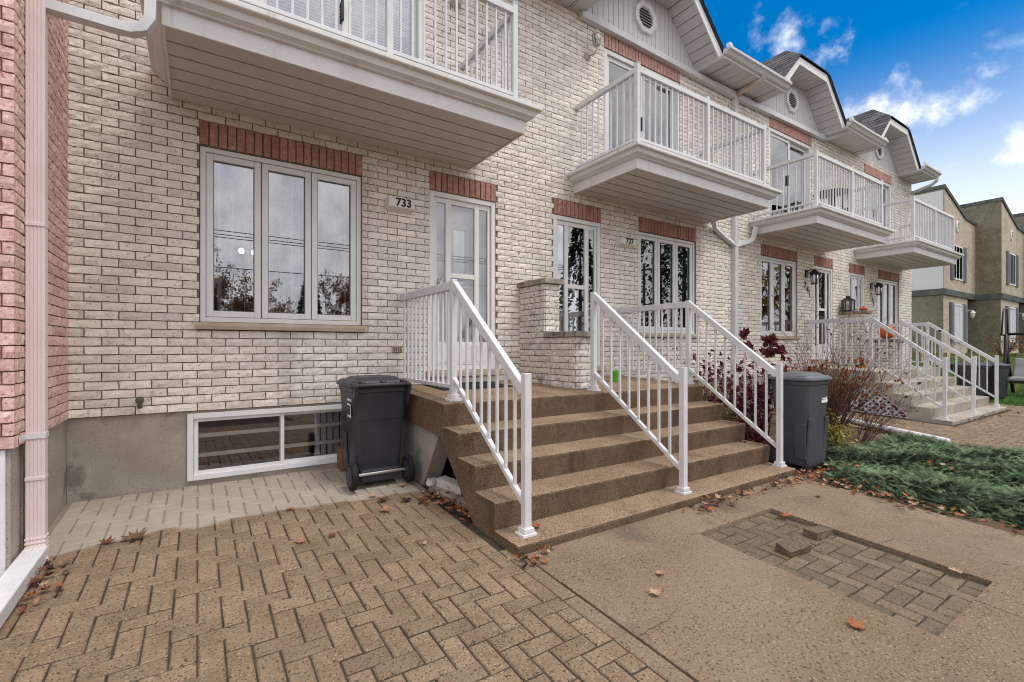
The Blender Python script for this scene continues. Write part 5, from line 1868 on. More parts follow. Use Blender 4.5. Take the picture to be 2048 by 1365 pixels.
# potted mums on the far landing
t = thing('flower_pot', 'yellow pot of orange and pink mums on the far landing', 'flowers', (12.9, -0.75, 0.74))
MB().lathe((11.55, -0.62, 0.745), [(0.07, 0), (0.10, 0.10), (0.105, 0.11)], 18).build('pot', mat('yellow_pot', (0.60, 0.30, 0.01), rough=0.5), t)
t.location = (11.55, -0.62, 0.745)
for ch in t.children:
    ch.location = (0, 0, 0)
    for v in ch.data.vertices:
        v.co = (v.co.x + 12.9 - 11.55, v.co.y - 0.75 + 0.62, v.co.z + 0.74 - 0.745)
OFF[t.name] = (11.55, -0.62, 0.745)
for nm, cc, n_, off_ in (('blooms', (0.62, 0.16, 0.02), 60, (-0.05, 0)), ('blooms', (0.55, 0.13, 0.22), 45, (0.07, 0.0)), ('leaves', (0.10, 0.14, 0.02), 80, (0, 0))):
    mb = MB()
    for i in range(n_):
        a, q = r.uniform(0, 6.28), r.uniform(0, 0.11)
        c = Vector((11.55 + off_[0] + q * math.cos(a), -0.62 + off_[1] + q * math.sin(a), 0.87 + 0.10 * r.random() - q * 0.4))
        u = Vector((r.uniform(-1, 1), r.uniform(-1, 1), r.uniform(0.2, 1))).normalized()
        s_ = u.cross(Vector((0, 0.3, 1))).normalized() * 0.022
        w_ = u.cross(s_).normalized() * 0.022
        mb.add([c - s_, c - w_, c + s_, c + w_], [(0, 1, 2, 3)])
    mb.build(nm, mat('mum_' + nm + str(n_), cc, rough=0.8), t)

# white lattice under the far steps
t = thing('lattice_panel', 'white diagonal lattice panel closing the gap beneath the far steps', 'lattice', (10.52, -1.3, gz(-1.3)))
X0 = 10.50
poly = [(-0.72, gz(-0.72)), (-1.80, gz(-1.80)), (-1.10, 0.50)]


def inside_tri(p):
    s = None
    for i in range(3):
        a, b_ = poly[i], poly[(i + 1) % 3]
        c = (b_[0] - a[0]) * (p[1] - a[1]) - (b_[1] - a[1]) * (p[0] - a[0])
        if s is None:
            s = c > 0
        elif (c > 0) != s:
            return False
    return True


for sg in (1, -1):
    for k in range(-26, 27):
        pts = []
        for i in range(400):
            y = -1.8 + 1.4 * i / 399
            z = sg * (y + 1.1) + k * 0.115
            if inside_tri((y, z)):
                pts.append((y, z))
        if len(pts) > 6:
            (y0, z0), (y1, z1) = pts[0], pts[-1]
            MB().bar((X0 + 0.006 * sg, y0, z0), (X0 + 0.006 * sg, y1, z1), 0.010, 0.042, (0, -sg, 1)).build('slat', m_alu, t)
for i in range(3):
    a, b_ = poly[i], poly[(i + 1) % 3]
    MB().bar((X0 - 0.016, a[0], a[1] + 0.01), (X0 - 0.016, b_[0], b_[1] + 0.01), 0.016, 0.03, (1, 0, 0)).build('frame_strip', m_alu, t)

# white drain pipe lying along the bed edge
single(MB().tube([(9.15, -1.0, gz(-1.0) + 0.045), (8.80, -1.8, gz(-1.8) + 0.045), (8.45, -2.78, gz(-2.78) + 0.045)], 0.042, 12), 'drain_pipe', m_alu, 'white drain pipe lying along edge between juniper bed and far paving', 'pipe', smooth=True)


# ------------------------------------------------------------------ stucco houses beyond
def stucco_house(label, dx, dy):
    X1, Y1 = 26.2 + dx, 1.75 + dy
    B = 0.62
    t = thing('stucco_house', label, 'house', (X1, Y1, B), 'stucco houses beyond the row')
    W_, zb0, zb1 = 4.45, 3.40, 3.65
    pk_, kx, kz, ez = 8.05, 2.85, 7.10, 7.0
    up = MB()
    up.prism([(X1, Y1, zb1), (X1 + W_, Y1, zb1), (X1 + W_, Y1, ez), (X1 + kx, Y1, kz - 0.05), (X1, Y1, pk_ - 0.1)], (0, 9, 0))
    up.build('upper_wall', m_stucco, t)
    MB().box(X1 + 0.03, X1 + W_ - 1.1, Y1 + 0.03, Y1 + 9, B - 0.5, zb0).build('lower_wall', m_stucco, t)
    MB().box(X1 + W_ - 1.1, X1 + W_ - 0.01, Y1 + 1.0, Y1 + 9, B - 0.5, zb0).build('lower_wall', m_stucco, t)
    MB().box(X1 - 0.04, X1 + W_ + 0.02, Y1 - 0.04, Y1 + 9, zb0, zb1).build('storey_band', m_band, t)
    MB().box(X1 - 0.012, X1 - 0.002, Y1 + 0.004, Y1 + 9, zb1 + 0.002, pk_ - 0.12).build('flank_render', m_mossyshade, t)
    MB().box(X1 + 0.016, X1 + 0.028, Y1 + 0.034, Y1 + 9, B, zb0 - 0.002).build('flank_render', m_mossyshade, t)
    # stucco belt roof edge
    rp = [(X1 - 0.04, pk_ - 0.02), (X1 + kx, kz + 0.03), (X1 + W_ + 0.02, ez + 0.05)]
    rf = MB()
    rf.v = [(x, y, z) for y in (Y1 - 0.05, Y1 + 9) for x, z in rp] + [(x, y, z - 0.15) for y in (Y1 - 0.05, Y1 + 9) for x, z in rp]
    rf.f = [(0, 1, 4, 3), (1, 2, 5, 4), (6, 9, 10, 7), (7, 10, 11, 8), (0, 6, 7, 1), (1, 7, 8, 2), (0, 3, 9, 6), (2, 8, 11, 5)]
    rf.build('roof', m_band, t)
    for (z0, z1) in ((4.14, 5.65), (1.40, 3.08)):
        a, b_ = X1 + 1.18, X1 + 2.48
        f = MB()
        frame_rect(f, a, b_, z0, z1, 0.06, Y1 - 0.03, Y1 + 0.028)
        wi = f.build('window', m_white, t)
        MB().box(a + 0.06, b_ - 0.06, Y1 + 0.0, Y1 + 0.026, z0 + 0.06, z1 - 0.06).build('pane', m_paleblind, wi)
        for k in (1, 2):
            x = a + (b_ - a) * k / 3
            MB().box(x - 0.05, x - 0.015, Y1 - 0.02, Y1 - 0.002, z0 + 0.06, z1 - 0.06).build('mullion', m_white, wi)
            MB().box(x - 0.012, x + 0.045, Y1 - 0.01, Y1 - 0.001, z0 + 0.06, z1 - 0.06).build('glazing_gap', m_shutter, wi)
        for (p, q) in ((a - 0.40, a - 0.02), (b_ + 0.02, b_ + 0.42)):
            sh = MB().box(p, q, Y1 - 0.05, Y1 + 0.028, z0 - 0.03, z1 + 0.03).build('shutter', m_shutter, t)
            n = 14
            for k in range(n):
                z = z0 + 0.02 + (z1 - z0 - 0.04) * k / n
                MB().box(p + 0.05, q - 0.05, Y1 - 0.062, Y1 - 0.051, z, z + (z1 - z0) / n * 0.6).build('louvre', m_shutter, sh)
    v = MB().lathe((X1 + 1.70, Y1 - 0.02, 6.50), [(0.17, 0.03), (0.17, -0.02), (0.12, -0.03)], 20, 'y', None)
    v.v = [(X1 + 1.70 + (x - X1 - 1.70) * 0.9, y, 6.5 + (z - 6.5) * 1.5) for x, y, z in v.v]
    vo = v.build('vent', m_white, t)
    for k in range(5):
        MB().box(X1 + 1.62, X1 + 1.78, Y1 - 0.058, Y1 - 0.052, 6.36 + k * 0.065, 6.385 + k * 0.065).build('vent_slot', m_gap, vo)
    # carriage lamp and number by the recessed door
    lx_ = X1 + 3.05
    MB().box(lx_ - 0.07, lx_ + 0.07, Y1 - 0.02, Y1 + 0.03, 2.55, 2.95).build('lamp_plate', m_oldwhite, t)
    MB().tube([(lx_, Y1 - 0.02, 2.80), (lx_ + 0.05, Y1 - 0.12, 2.86), (lx_ + 0.08, Y1 - 0.2, 2.78)], 0.02, 6).build('lamp_arm', m_oldwhite, t)
    MB().lathe((lx_ + 0.08, Y1 - 0.2, 2.50), [(0.02, 0), (0.06, 0.06), (0.085, 0.22), (0.11, 0.225), (0.06, 0.29), (0.015, 0.36)], 8).build('lamp_head', m_boxw, t)
    link('digit', text_mesh('2', 0.28, m_digit, 0.004), t, (lx_, Y1 - 0.005, 2.40), (R(90), 0, 0))
    MB().box(X1 + 3.36, X1 + 4.3, Y1 + 0.96, Y1 + 1.0, B + 0.1, 2.9).build('door', m_white, t)
    MB().box(X1 - 0.02, X1 + W_, Y1 - 0.5, Y1 + 1.0, B - 0.5, B + 0.12).build('porch_slab', m_found, t)
    return t, X1, Y1


t, X1, Y1 = stucco_house('beige stucco house nearest the row, white panel on its upper flank', 0, 0)
MB().box(X1 - 0.03, X1 - 0.004, Y1 + 0.02, Y1 + 9, 3.66, 7.80).build('white_cladding', m_siding, t)
stucco_house('second beige stucco house, half hidden at the right picture edge', 4.45, -0.88)
stucco_house('third beige stucco house, only its roof corner showing', 8.9, -1.76)

# ------------------------------------------------------------------ garden swing
m_tubeblk = m_black
sx, sy = 18.1, -2.42
zg = terrain(sx, sy)
t = thing('garden_swing', 'black framed garden swing with grey cushions on the lawn', 'swing', (sx, sy, zg))
for k, y in enumerate((sy - 0.85, sy + 0.85)):
    MB().tube([(sx - 0.75, y, zg + 0.02), (sx - 0.34, y, zg + 0.62), (sx - 0.10, y, zg + 1.05), (sx - 0.05, y, zg + 1.65)], 0.04, 10).build('leg', m_black, t, smooth=True)
    MB().tube([(sx + 0.75, y, zg + 0.02), (sx + 0.34, y, zg + 0.62), (sx + 0.10, y, zg + 1.05), (sx + 0.05, y, zg + 1.65)], 0.04, 10).build('leg', m_black, t, smooth=True)
    MB().tube([(sx - 0.8, y, zg + 0.025), (sx + 0.8, y, zg + 0.025)], 0.025, 8).build('base_bar', m_black, t, smooth=True)
    MB().tube([(sx - 0.5, y, zg + 1.62), (sx - 0.35, y, zg + 2.2), (sx - 0.25, y, zg + 2.32), (sx + 0.1, y, zg + 2.34)], 0.018, 6).build('canopy_arm', m_black, t, smooth=True)
    MB().tube([(sx - 0.5, y, zg + 1.62), (sx + 0.55, y, zg + 1.66)], 0.022, 6).build('canopy_bar', m_black, t, smooth=True)
    MB().tube([(sx + 0.1, y, zg + 2.34), (sx + 0.14, y, zg + 1.65)], 0.018, 6).build('canopy_arm', m_black, t, smooth=True)
    MB().tube([(sx + 0.0, y, zg + 1.62), (sx - 0.18, y + (0.08 if k == 0 else -0.08), zg + 0.62)], 0.014, 6).build('hanger', m_black, t, smooth=True)
MB().tube([(sx, sy - 0.85, zg + 1.65), (sx, sy + 0.85, zg + 1.65)], 0.035, 10).build('top_bar', m_black, t, smooth=True)
seat = loft([(rounded_rect(0.58, 1.5, 0.06), zg + 0.42, sx - 0.08, sy), (rounded_rect(0.60, 1.52, 0.06), zg + 0.47, sx - 0.08, sy), (rounded_rect(0.56, 1.48, 0.06), zg + 0.52, sx - 0.08, sy)])
seat.build('seat_cushion', m_cushion, t, bevel=0.01)
MB().bar((sx + 0.20, sy, zg + 0.50), (sx + 0.36, sy, zg + 1.0), 1.5, 0.10, (1, 0, 0)).build('back_cushion', m_cushion, t, bevel=0.03)
MB().box(sx - 0.40, sx + 0.22, sy - 0.76, sy + 0.76, zg + 0.36, zg + 0.42).build('seat_frame', m_black, t)

# ------------------------------------------------------------------ plants
m_twig = mat('dark_twig', (0.055, 0.033, 0.022), (0.09, 0.055, 0.038), 20, 0.8)
m_purple = mat('purple_leaf', (0.085, 0.018, 0.026), (0.15, 0.025, 0.032), 30, 0.5, 0, 60, 0.35, 0.35)
m_rust_leaf = mat('rust_spirea_leaf', (0.42, 0.13, 0.035), (0.31, 0.085, 0.03), 25, 0.7, 0, 60, 0.35)
m_yellowgreen = mat('variegated_leaf', (0.20, 0.20, 0.03), (0.36, 0.30, 0.06), 30, 0.6, 0, 60, 0.35)
m_straw = mat('dry_grass', (0.40, 0.29, 0.13), (0.27, 0.20, 0.08), 20, 0.8, 0, 60, 0.3)
m_greenblade = mat('green_blade', (0.10, 0.14, 0.03), (0.16, 0.19, 0.05), 20, 0.7, 0, 60, 0.3)
m_juniper = mat('juniper_needles', (0.066, 0.112, 0.052), (0.165, 0.228, 0.128), 3.2, 0.75, 0, 60, 0.72, 0.25,
                stain=[((0.14, 0.10, 0.05), 3.1, 0.60, 0.72, 0.6)])
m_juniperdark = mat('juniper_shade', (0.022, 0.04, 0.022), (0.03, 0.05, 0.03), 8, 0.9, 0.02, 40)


def branch(mb, p, d, length, rad, depth, rr, tips, spread=0.6, droop=0.0, segs=4, n=4, kids=(2, 4)):
    pts, rs = [p], [rad]
    d = d.normalized()
    for i in range(segs):
        d = (d + Vector((rr.gauss(0, 0.10), rr.gauss(0, 0.10), rr.gauss(0, 0.06) - droop))).normalized()
        p = p + d * (length / segs)
        pts.append(p)
        rs.append(max(0.0012, rad * (1 - 0.7 * (i + 1) / segs)))
    mb.tube(pts, rs, n, False)
    tips += [(q, d) for q in pts[1:]]
    if depth > 0:
        for k in range(rr.randint(*kids)):
            i = rr.randint(1, segs)
            sd = Vector((rr.gauss(0, 1), rr.gauss(0, 1), rr.gauss(0.25, 0.6))).normalized()
            branch(mb, pts[i], d + sd * spread, length * rr.uniform(0.45, 0.75), rs[i] * 0.75, depth - 1, rr, tips, spread, droop, max(2, segs - 1), n, kids)


def leaf_quads(mb, c, u, size, rr, fold=0.25, aspect=0.6):
    """folded pointed leaf: two tris pairs along direction u"""
    u = u.normalized()
    s = u.cross(Vector((rr.gauss(0, 1), rr.gauss(0, 1), rr.gauss(0, 1))))
    if s.length < 1e-3:
        return
    s.normalize()
    nrm = u.cross(s)
    a, b = c, c + u * size
    m1 = c + u * size * 0.45 + s * size * aspect * 0.5 + nrm * size * fold * 0.5
    m2 = c + u * size * 0.45 - s * size * aspect * 0.5 + nrm * size * fold * 0.5
    k = len(mb.v)
    mb.v += [tuple(a), tuple(m1), tuple(b), tuple(m2)]
    mb.f += [(k, k + 1, k + 2), (k, k + 2, k + 3)]
    q = rr.random()
    mb.r += [q, q]


def shrub(name, label, base, stems, height, leafm, nleaf, leafsize, seed, lean=(0, 0), wide=0.5, depth=2, stemr=0.008, twigm=None, top_only=0.0, kids=(2, 4), droop=0.0):
    rr = random.Random(seed)
    t = thing(name, label, 'shrub', base)
    mb, tips = MB(), []
    for i in range(stems):
        a = rr.uniform(0, 6.28)
        d = Vector((math.cos(a) * wide * rr.uniform(0.2, 1) + lean[0], math.sin(a) * wide * rr.uniform(0.2, 1) + lean[1], 1.0))
        branch(mb, Vector(base) + Vector((math.cos(a), math.sin(a), 0)) * rr.uniform(0, 0.10), d, height * rr.uniform(0.6, 1.0) * 0.72, stemr * rr.uniform(0.6, 1), depth, rr, tips, 0.7, droop, kids=kids)
    mb.build('stems', twigm or m_twig, t)
    if nleaf:
        lf = MB()
        zmin = base[2] + height * top_only
        cand = [q for q in tips if q[0].z > zmin] or tips
        for i in range(nleaf):
            p, d = cand[rr.randrange(len(cand))]
            leaf_quads(lf, p + Vector((rr.gauss(0, 0.012), rr.gauss(0, 0.012), rr.gauss(0, 0.012))), d + Vector((rr.gauss(0, 0.8), rr.gauss(0, 0.8), rr.gauss(-0.2, 0.7))), leafsize * rr.uniform(0.6, 1.25), rr)
        lf.build('leaves', leafm, t)
    return t


# purple ninebark: a dense low clump by the railing and a leafy shoot standing above it
shrub('purple_shrub', 'dark purple leaved shrub growing against the right stair railing', (5.55, -1.68, gz(-1.6)), 18, 1.08, m_purple, 1250, 0.066, 21, wide=0.30, depth=2, kids=(2, 3))
shrub('purple_shrub', 'taller purple shoot with leaf tuft in front of 741 window', (6.05, -1.52, gz(-1.5)), 8, 1.70, m_purple, 300, 0.095, 27, lean=(0.05, -0.08), wide=0.16, depth=1, top_only=0.66)
shrub('purple_shrub', 'sparse purple twigs between the railing balusters and wall', (5.75, -0.95, gz(-0.95)), 10, 1.25, m_purple, 170, 0.055, 33, wide=0.40, depth=2)
shrub('purple_shrub', 'low purple sprawl spilling onto the brown steps', (5.30, -1.85, gz(-1.85)), 12, 0.52, m_purple, 520, 0.06, 35, lean=(-0.25, 0), wide=0.5, depth=1)
# bare twiggy shrub
shrub('bare_shrub', 'nearly leafless twiggy shrub spreading in front of the far steps', (7.45, -1.75, gz(-1.7)), 52, 1.85, m_purple, 140, 0.05, 41, lean=(0.16, -0.10), wide=0.60, depth=2, stemr=0.0085, kids=(2, 4))
shrub('bare_shrub', 'bare dark twigs leaning over white drain pipe', (7.6, -2.1, gz(-2.1)), 16, 1.0, m_purple, 80, 0.055, 43, lean=(0.5, -0.35), wide=0.55, depth=2, stemr=0.0075)
# rusty spirea, yellow-green euonymus
shrub('spirea_shrub', 'rusty orange spirea behind the grey bin', (8.0, -1.42, gz(-1.4)), 80, 1.02, m_rust_leaf, 4200, 0.05, 47, wide=0.60, depth=1, stemr=0.005)
shrub('euonymus_shrub', 'small yellow green bush to the right of grey bin', (6.35, -2.22, gz(-2.2)), 22, 0.48, m_yellowgreen, 480, 0.042, 51, wide=0.45, depth=1, stemr=0.005)

rr = random.Random(77)


def grass_clump(name, label, cat, c, n, h, spread, m, seed, stuff=False):
    rr = random.Random(seed)
    mb = MB()
    for i in range(n):
        a, q = rr.uniform(0, 6.28), spread * math.sqrt(rr.random())
        p = Vector((c[0] + q * math.cos(a), c[1] + q * math.sin(a), c[2]))
        d = Vector((rr.gauss(0, 0.28), rr.gauss(0, 0.28), 1)).normalized()
        hh = h * rr.uniform(0.5, 1.1)
        s = Vector((rr.gauss(0, 1), rr.gauss(0, 1), 0)).normalized() * 0.004
        mid = p + d * hh * 0.55
        tip = p + d * hh + Vector((d.x, d.y, -0.2)) * hh * 0.35
        k = len(mb.v)
        mb.v += [tuple(p - s), tuple(p + s), tuple(mid + s * 0.8), tuple(mid - s * 0.8), tuple(tip)]
        mb.f += [(k, k + 1, k + 2, k + 3), (k + 3, k + 2, k + 4)]
        q_ = rr.random()
        mb.r += [q_, q_]
    return single(mb, name, m, label, cat)


grass_clump('ornamental_grass', 'dry straw coloured grass against the wall left of downspout', 'grass', (6.55, -0.45, 0), 420, 0.98, 0.42, m_straw, 61)
grass_clump('ornamental_grass', 'short green grass tuft beside the top of the brown steps', 'grass', (5.75, -1.10, 0), 260, 0.50, 0.30, m_greenblade, 62)
grass_clump('ornamental_grass', 'second straw grass tuft under the 737 window', 'grass', (5.85, -0.35, 0), 220, 0.75, 0.30, m_straw, 63)


# ------------------------------------------------------------------ creeping juniper
def bed_outline(x, y):
    """signed inside-ness of the juniper mat"""
    edge = 5.10 + 0.10 * math.sin(y * 3.1) + 0.07 * math.sin(y * 7.7) + (0.5 * smooth(-2.9, -2.5, y))
    right = 8.35 - 0.1 * math.sin(y * 4)
    top = -1.95 + 0.12 * math.sin(x * 3.3) - 0.35 * smooth(6.6, 8.3, x) + 0.3 * smooth(6.0, 5.4, x) * -1
    return min(x - edge, right - x, top - y)


def jh(x, y):
    k = bed_outline(x, y)
    return gz(y) - 0.05 + 0.13 * smooth(-0.05, 0.35, k) + 0.035 * math.sin(x * 5.1 + y * 2.3) + 0.03 * math.sin(x * 2.2 - y * 6.1) + 0.015 * math.sin(x * 13 + y * 11)


mb = MB()
nx, ny = 60, 70
gx = [5.0 + 3.5 * i / nx for i in range(nx + 1)]
gy = [-5.6 + 3.9 * j / ny for j in range(ny + 1)]
ok = {}
for j, y in enumerate(gy):
    for i, x in enumerate(gx):
        if bed_outline(x, y) > -0.10:
            ok[i, j] = len(mb.v)
            mb.v.append((x, y, jh(x, y) - 0.03))
for j in range(ny):
    for i in range(nx):
        q = [(i, j), (i + 1, j), (i + 1, j + 1), (i, j + 1)]
        if all(k in ok for k in q):
            mb.f.append(tuple(ok[k] for k in q))
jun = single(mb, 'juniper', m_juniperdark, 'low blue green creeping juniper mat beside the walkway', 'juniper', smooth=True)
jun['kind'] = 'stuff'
sprigs = MB()
rr = random.Random(8)
made = 0
while made < 11500:
    x, y = rr.uniform(5.0, 8.5), rr.uniform(-5.4, -1.75)
    if bed_outline(x, y) < -0.03:
        continue
    if rr.random() > min(1, 3.2 / max(1.5, math.hypot(x, y + CAMD) - 2.0)):
        continue
    made += 1
    base = Vector((x, y, jh(x, y) - 0.01))
    a = rr.gauss(-0.6, 1.3) + 1.2 * math.sin(x * 1.7 + y * 2.1)
    d = Vector((math.cos(a), math.sin(a), rr.uniform(0.02, 0.55))).normalized()
    L_ = rr.uniform(0.07, 0.17)
    sd = d.cross(Vector((0, 0, 1))).normalized()
    tone = min(1, max(0, rr.gauss(0.42, 0.36) + 0.22 * math.sin(x * 4 + y * 3)))
    k = len(sprigs.v)
    w0 = sd * 0.0035
    e = base + d * L_
    sprigs.v += [tuple(base - w0), tuple(base + w0), tuple(e)]
    sprigs.f.append((k, k + 1, k + 2))
    sprigs.r.append(tone)
    nn = 7
    for i in range(1, nn):
        p = base + d * (L_ * i / nn)
        ln = 0.046 * (1 - 0.55 * i / nn)
        for s in (-1, 1):
            v = (d * 0.75 + sd * s * 0.8 + Vector((0, 0, rr.uniform(-0.1, 0.4)))).normalized()
            wv = d * 0.0058
            k = len(sprigs.v)
            sprigs.v += [tuple(p - wv), tuple(p + wv), tuple(p + v * ln)]
            sprigs.f.append((k, k + 1, k + 2))
            sprigs.r.append(min(1, tone + 0.1 * s))
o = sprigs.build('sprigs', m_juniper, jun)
o['kind'] = 'stuff'

# lawn blades near the swing
mb = MB()
for i in range(26000):
    x = 15.2 + 7.0 * rr.random() ** 1.3
    y = rr.uniform(-5.0, 1.2)
    z = terrain(x, y) - 0.012
    h = rr.uniform(0.02, 0.055)
    a = rr.uniform(0, 6.28)
    s = Vector((math.cos(a), math.sin(a), 0)) * 0.006
    b_ = Vector((rr.gauss(0, 0.4), rr.gauss(0, 0.4), 1)) * h
    k = len(mb.v)
    p = Vector((x, y, z))
    mb.v += [tuple(p - s), tuple(p + s), tuple(p + b_)]
    mb.f.append((k, k + 1, k + 2))
    mb.r.append(rr.random())
gr = mb.build('lawn_grass', mat('grass_blades', (0.06, 0.17, 0.02), (0.09, 0.22, 0.035), 1.2, 0.75, 0, 60, 0.35))
gr['kind'] = 'stuff'
gr['label'], gr['category'] = 'bright green short lawn grass around the garden swing', 'grass'
# straw-coloured bank below the stucco houses
mb = MB()
for i in range(9000):
    x, y = rr.uniform(19.5, 25.5), rr.uniform(-6, 2.5)
    z = terrain(x, y) - 0.012
    h = rr.uniform(0.03, 0.10)
    a = rr.uniform(0, 6.28)
    s = Vector((math.cos(a), math.sin(a), 0)) * 0.012
    b_ = Vector((rr.gauss(0, 0.5), rr.gauss(0, 0.5), 1)) * h
    k = len(mb.v)
    p = Vector((x, y, z))
    mb.v += [tuple(p - s), tuple(p + s), tuple(p + b_)]
    mb.f.append((k, k + 1, k + 2))
    mb.r.append(rr.random())
gr = mb.build('bank_grass', mat('straw_bank', (0.22, 0.15, 0.05), (0.14, 0.12, 0.03), 1.2, 0.85, 0, 60, 0.35))
gr['kind'] = 'stuff'
gr['label'], gr['category'] = 'brownish dry grass and leaves on bank below the stucco houses', 'grass'
shrub('bare_shrub', 'low brown bush in front of the nearest stucco house', (24.3, -0.4, 0.85), 22, 1.0, m_rust_leaf, 160, 0.07, 71, wide=0.9, depth=2, stemr=0.012)


# ------------------------------------------------------------------ fallen leaves
LEAF_M = [mat('leaf_orange', (0.36, 0.13, 0.04), (0.27, 0.075, 0.025), 40, 0.6), mat('leaf_russet', (0.17, 0.055, 0.03), (0.10, 0.032, 0.02), 40, 0.6),
          mat('leaf_tan', (0.46, 0.30, 0.19), (0.38, 0.24, 0.15), 40, 0.7), mat('leaf_dark', (0.03, 0.018, 0.014), (0.05, 0.03, 0.02), 40, 0.6),
          mat('leaf_pink', (0.36, 0.18, 0.11), (0.27, 0.12, 0.07), 40, 0.65), mat('leaf_olive', (0.16, 0.10, 0.05), (0.11, 0.065, 0.035), 40, 0.7)]
MAPLE = [(0.0, -0.5), (0.06, -0.22), (0.30, -0.36), (0.24, -0.14), (0.52, -0.06), (0.34, 0.08), (0.40, 0.30), (0.16, 0.20), (0.0, 0.56), (-0.16, 0.20), (-0.40, 0.30), (-0.34, 0.08), (-0.52, -0.06), (-0.24, -0.14), (-0.30, -0.36), (-0.06, -0.22)]


def leaf_geo(mb, c, size, yaw, curl, tilt, rr):
    M3 = Euler((tilt[0], tilt[1], yaw)).to_matrix()
    k = len(mb.v)
    mb.v.append(tuple(Vector(c) + M3 @ Vector((0, 0, 0.0))))
    for x, y in MAPLE:
        r2 = x * x + y * y
        z = curl * r2 * size + rr.uniform(-0.05, 0.05) * size
        mb.v.append(tuple(Vector(c) + M3 @ Vector((x * size, y * size, z))))
    n = len(MAPLE)
    for i in range(n):
        mb.f.append((k, k + 1 + i, k + 1 + (i + 1) % n))


def one_leaf(label, x, y, size, mi, z=None, curl=0.6):
    mb = MB()
    z = gz(y) + 0.012 if z is None else z
    leaf_geo(mb, (x, y, z), size, rr.uniform(0, 6.28), curl * rr.uniform(0.5, 1.3), (rr.uniform(-0.15, 0.15), rr.uniform(-0.15, 0.15)), rr)
    return single(mb, 'fallen_leaf', LEAF_M[mi], label, 'leaf', 'single fallen leaves')


for a in (('bright orange maple leaf alone on the near walkway slab', 2.684, -3.859, 0.095, 0), ('pale tan leaf on the walkway, farther of two near the steps', 2.25, -3.037, 0.065, 2),
          ('pale tan leaf on the walkway, nearer of two in front of steps', 2.06, -3.158, 0.08, 2), ('cream leaf at the near right corner of inset paver patch', 3.86, -3.95, 0.085, 2),
          ('pinkish leaf on the pavers between bin and broken bricks', 1.186, -1.336, 0.10, 4), ('tan leaf on edge of the dry strip near bin wheel', 1.198, -0.991, 0.075, 2),
          ('dark curled leaf on damp pavers right of pinkish leaf', 1.40, -1.22, 0.10, 3), ('small russet leaf in the middle of the driveway', 0.747, -1.586, 0.06, 1),
          ('faded brown leaf left of the russet leaf on the driveway', 0.549, -1.58, 0.07, 4), ('little orange leaf on the wet edge of the dry strip', 0.581, -0.97, 0.07, 0),
          ('large brown curled leaf by the dry strip near pink downspout', -0.33, -1.00, 0.15, 5), ('small russet leaf left of the large brown curled leaf', -0.47, -1.0, 0.09, 1),
          ('pale chip of leaf on pavers below the broken bricks', 1.23, -1.993, 0.04, 2), ('orange leaf on the far left corner of the paver patch', 3.84, -2.95, 0.10, 0),
          ('brown leaf on the driveway nearest the dark curled leaf', 1.24, -1.13, 0.10, 1), ('orange leaf caught beside the near railing foot', 1.93, -2.26, 0.07, 0, -0.04),
          ('tan leaf lying under the bin between its wheels', 1.50, -0.85, 0.07, 2)):
    one_leaf(*a)
# drifts of leaves that nobody could count
DR = [((1.62, -1.20), (1.74, -1.90), 0.07, 80), ((2.7, -2.50), (4.0, -2.50), 0.03, 16), ((3.3, -2.55), (4.2, -2.52), 0.05, 34), ((4.3, -2.52), (5.02, -2.50), 0.06, 50), ((5.10, -2.55), (5.10, -3.6), 0.08, 110), ((5.1, -3.5), (5.15, -4.6), 0.06, 40), ((5.05, -2.50), (5.5, -2.70), 0.12, 50),
      ((1.60, -2.46), (1.76, -2.60), 0.04, 14), ((-0.68, -1.22), (-0.64, -1.65), 0.05, 22), ((5.4, -2.4), (8.2, -4.6), 0.8, 34), ((10.8, -2.45), (13.5, -2.45), 0.06, 24), ((9.2, -1.2), (10.3, -1.6), 0.4, 14)]
for mi in range(5):
    mb = MB()
    for (p, q, sp_, n_) in DR:
        for i in range(n_):
            if rr.randrange(5) != mi and not (mi in (0, 1) and rr.random() < 0.12):
                continue
            t_ = rr.random()
            x = p[0] + (q[0] - p[0]) * t_ + rr.gauss(0, sp_)
            y = p[1] + (q[1] - p[1]) * t_ + rr.gauss(0, sp_ * 0.8)
            if 1.7 < x < 5.1 and y > -2.45 and not x < 1.80:
                y = -2.46 - abs(rr.gauss(0, 0.03))
            z = gz(y) + 0.008 + abs(rr.gauss(0, 0.018))
            if bed_outline(x, y) > 0.02:
                z = jh(x, y) + 0.05
            leaf_geo(mb, (x, y, z), rr.uniform(0.028, 0.062), rr.uniform(0, 6.28), rr.uniform(0.3, 1.6), (rr.gauss(0, 0.35), rr.gauss(0, 0.35)), rr)
    o = mb.build('leaf_litter', LEAF_M[mi])
    o['kind'] = 'stuff'
    o['label'] = ['orange', 'russet', 'tan', 'blackened', 'pinkish'][mi] + ' fallen leaves drifted along the steps and bed edge'
    o['category'] = 'leaves'

# ------------------------------------------------------------------ across the street: what the windows mirror
m_bark = mat('bark', (0.10, 0.075, 0.055), (0.15, 0.115, 0.09), 6, 0.9, 0.01, 20)
m_autumn = mat('autumn_foliage', (0.30, 0.12, 0.025), (0.20, 0.075, 0.02), 0.8, 0.8, 0, 60, 0.4)
m_yellowf = mat('yellow_foliage', (0.42, 0.27, 0.03), (0.30, 0.17, 0.02), 0.8, 0.8, 0, 60, 0.4)
m_ever = mat('evergreen_foliage', (0.05, 0.08, 0.048), (0.08, 0.115, 0.065), 0.8, 0.85, 0, 60, 0.4)


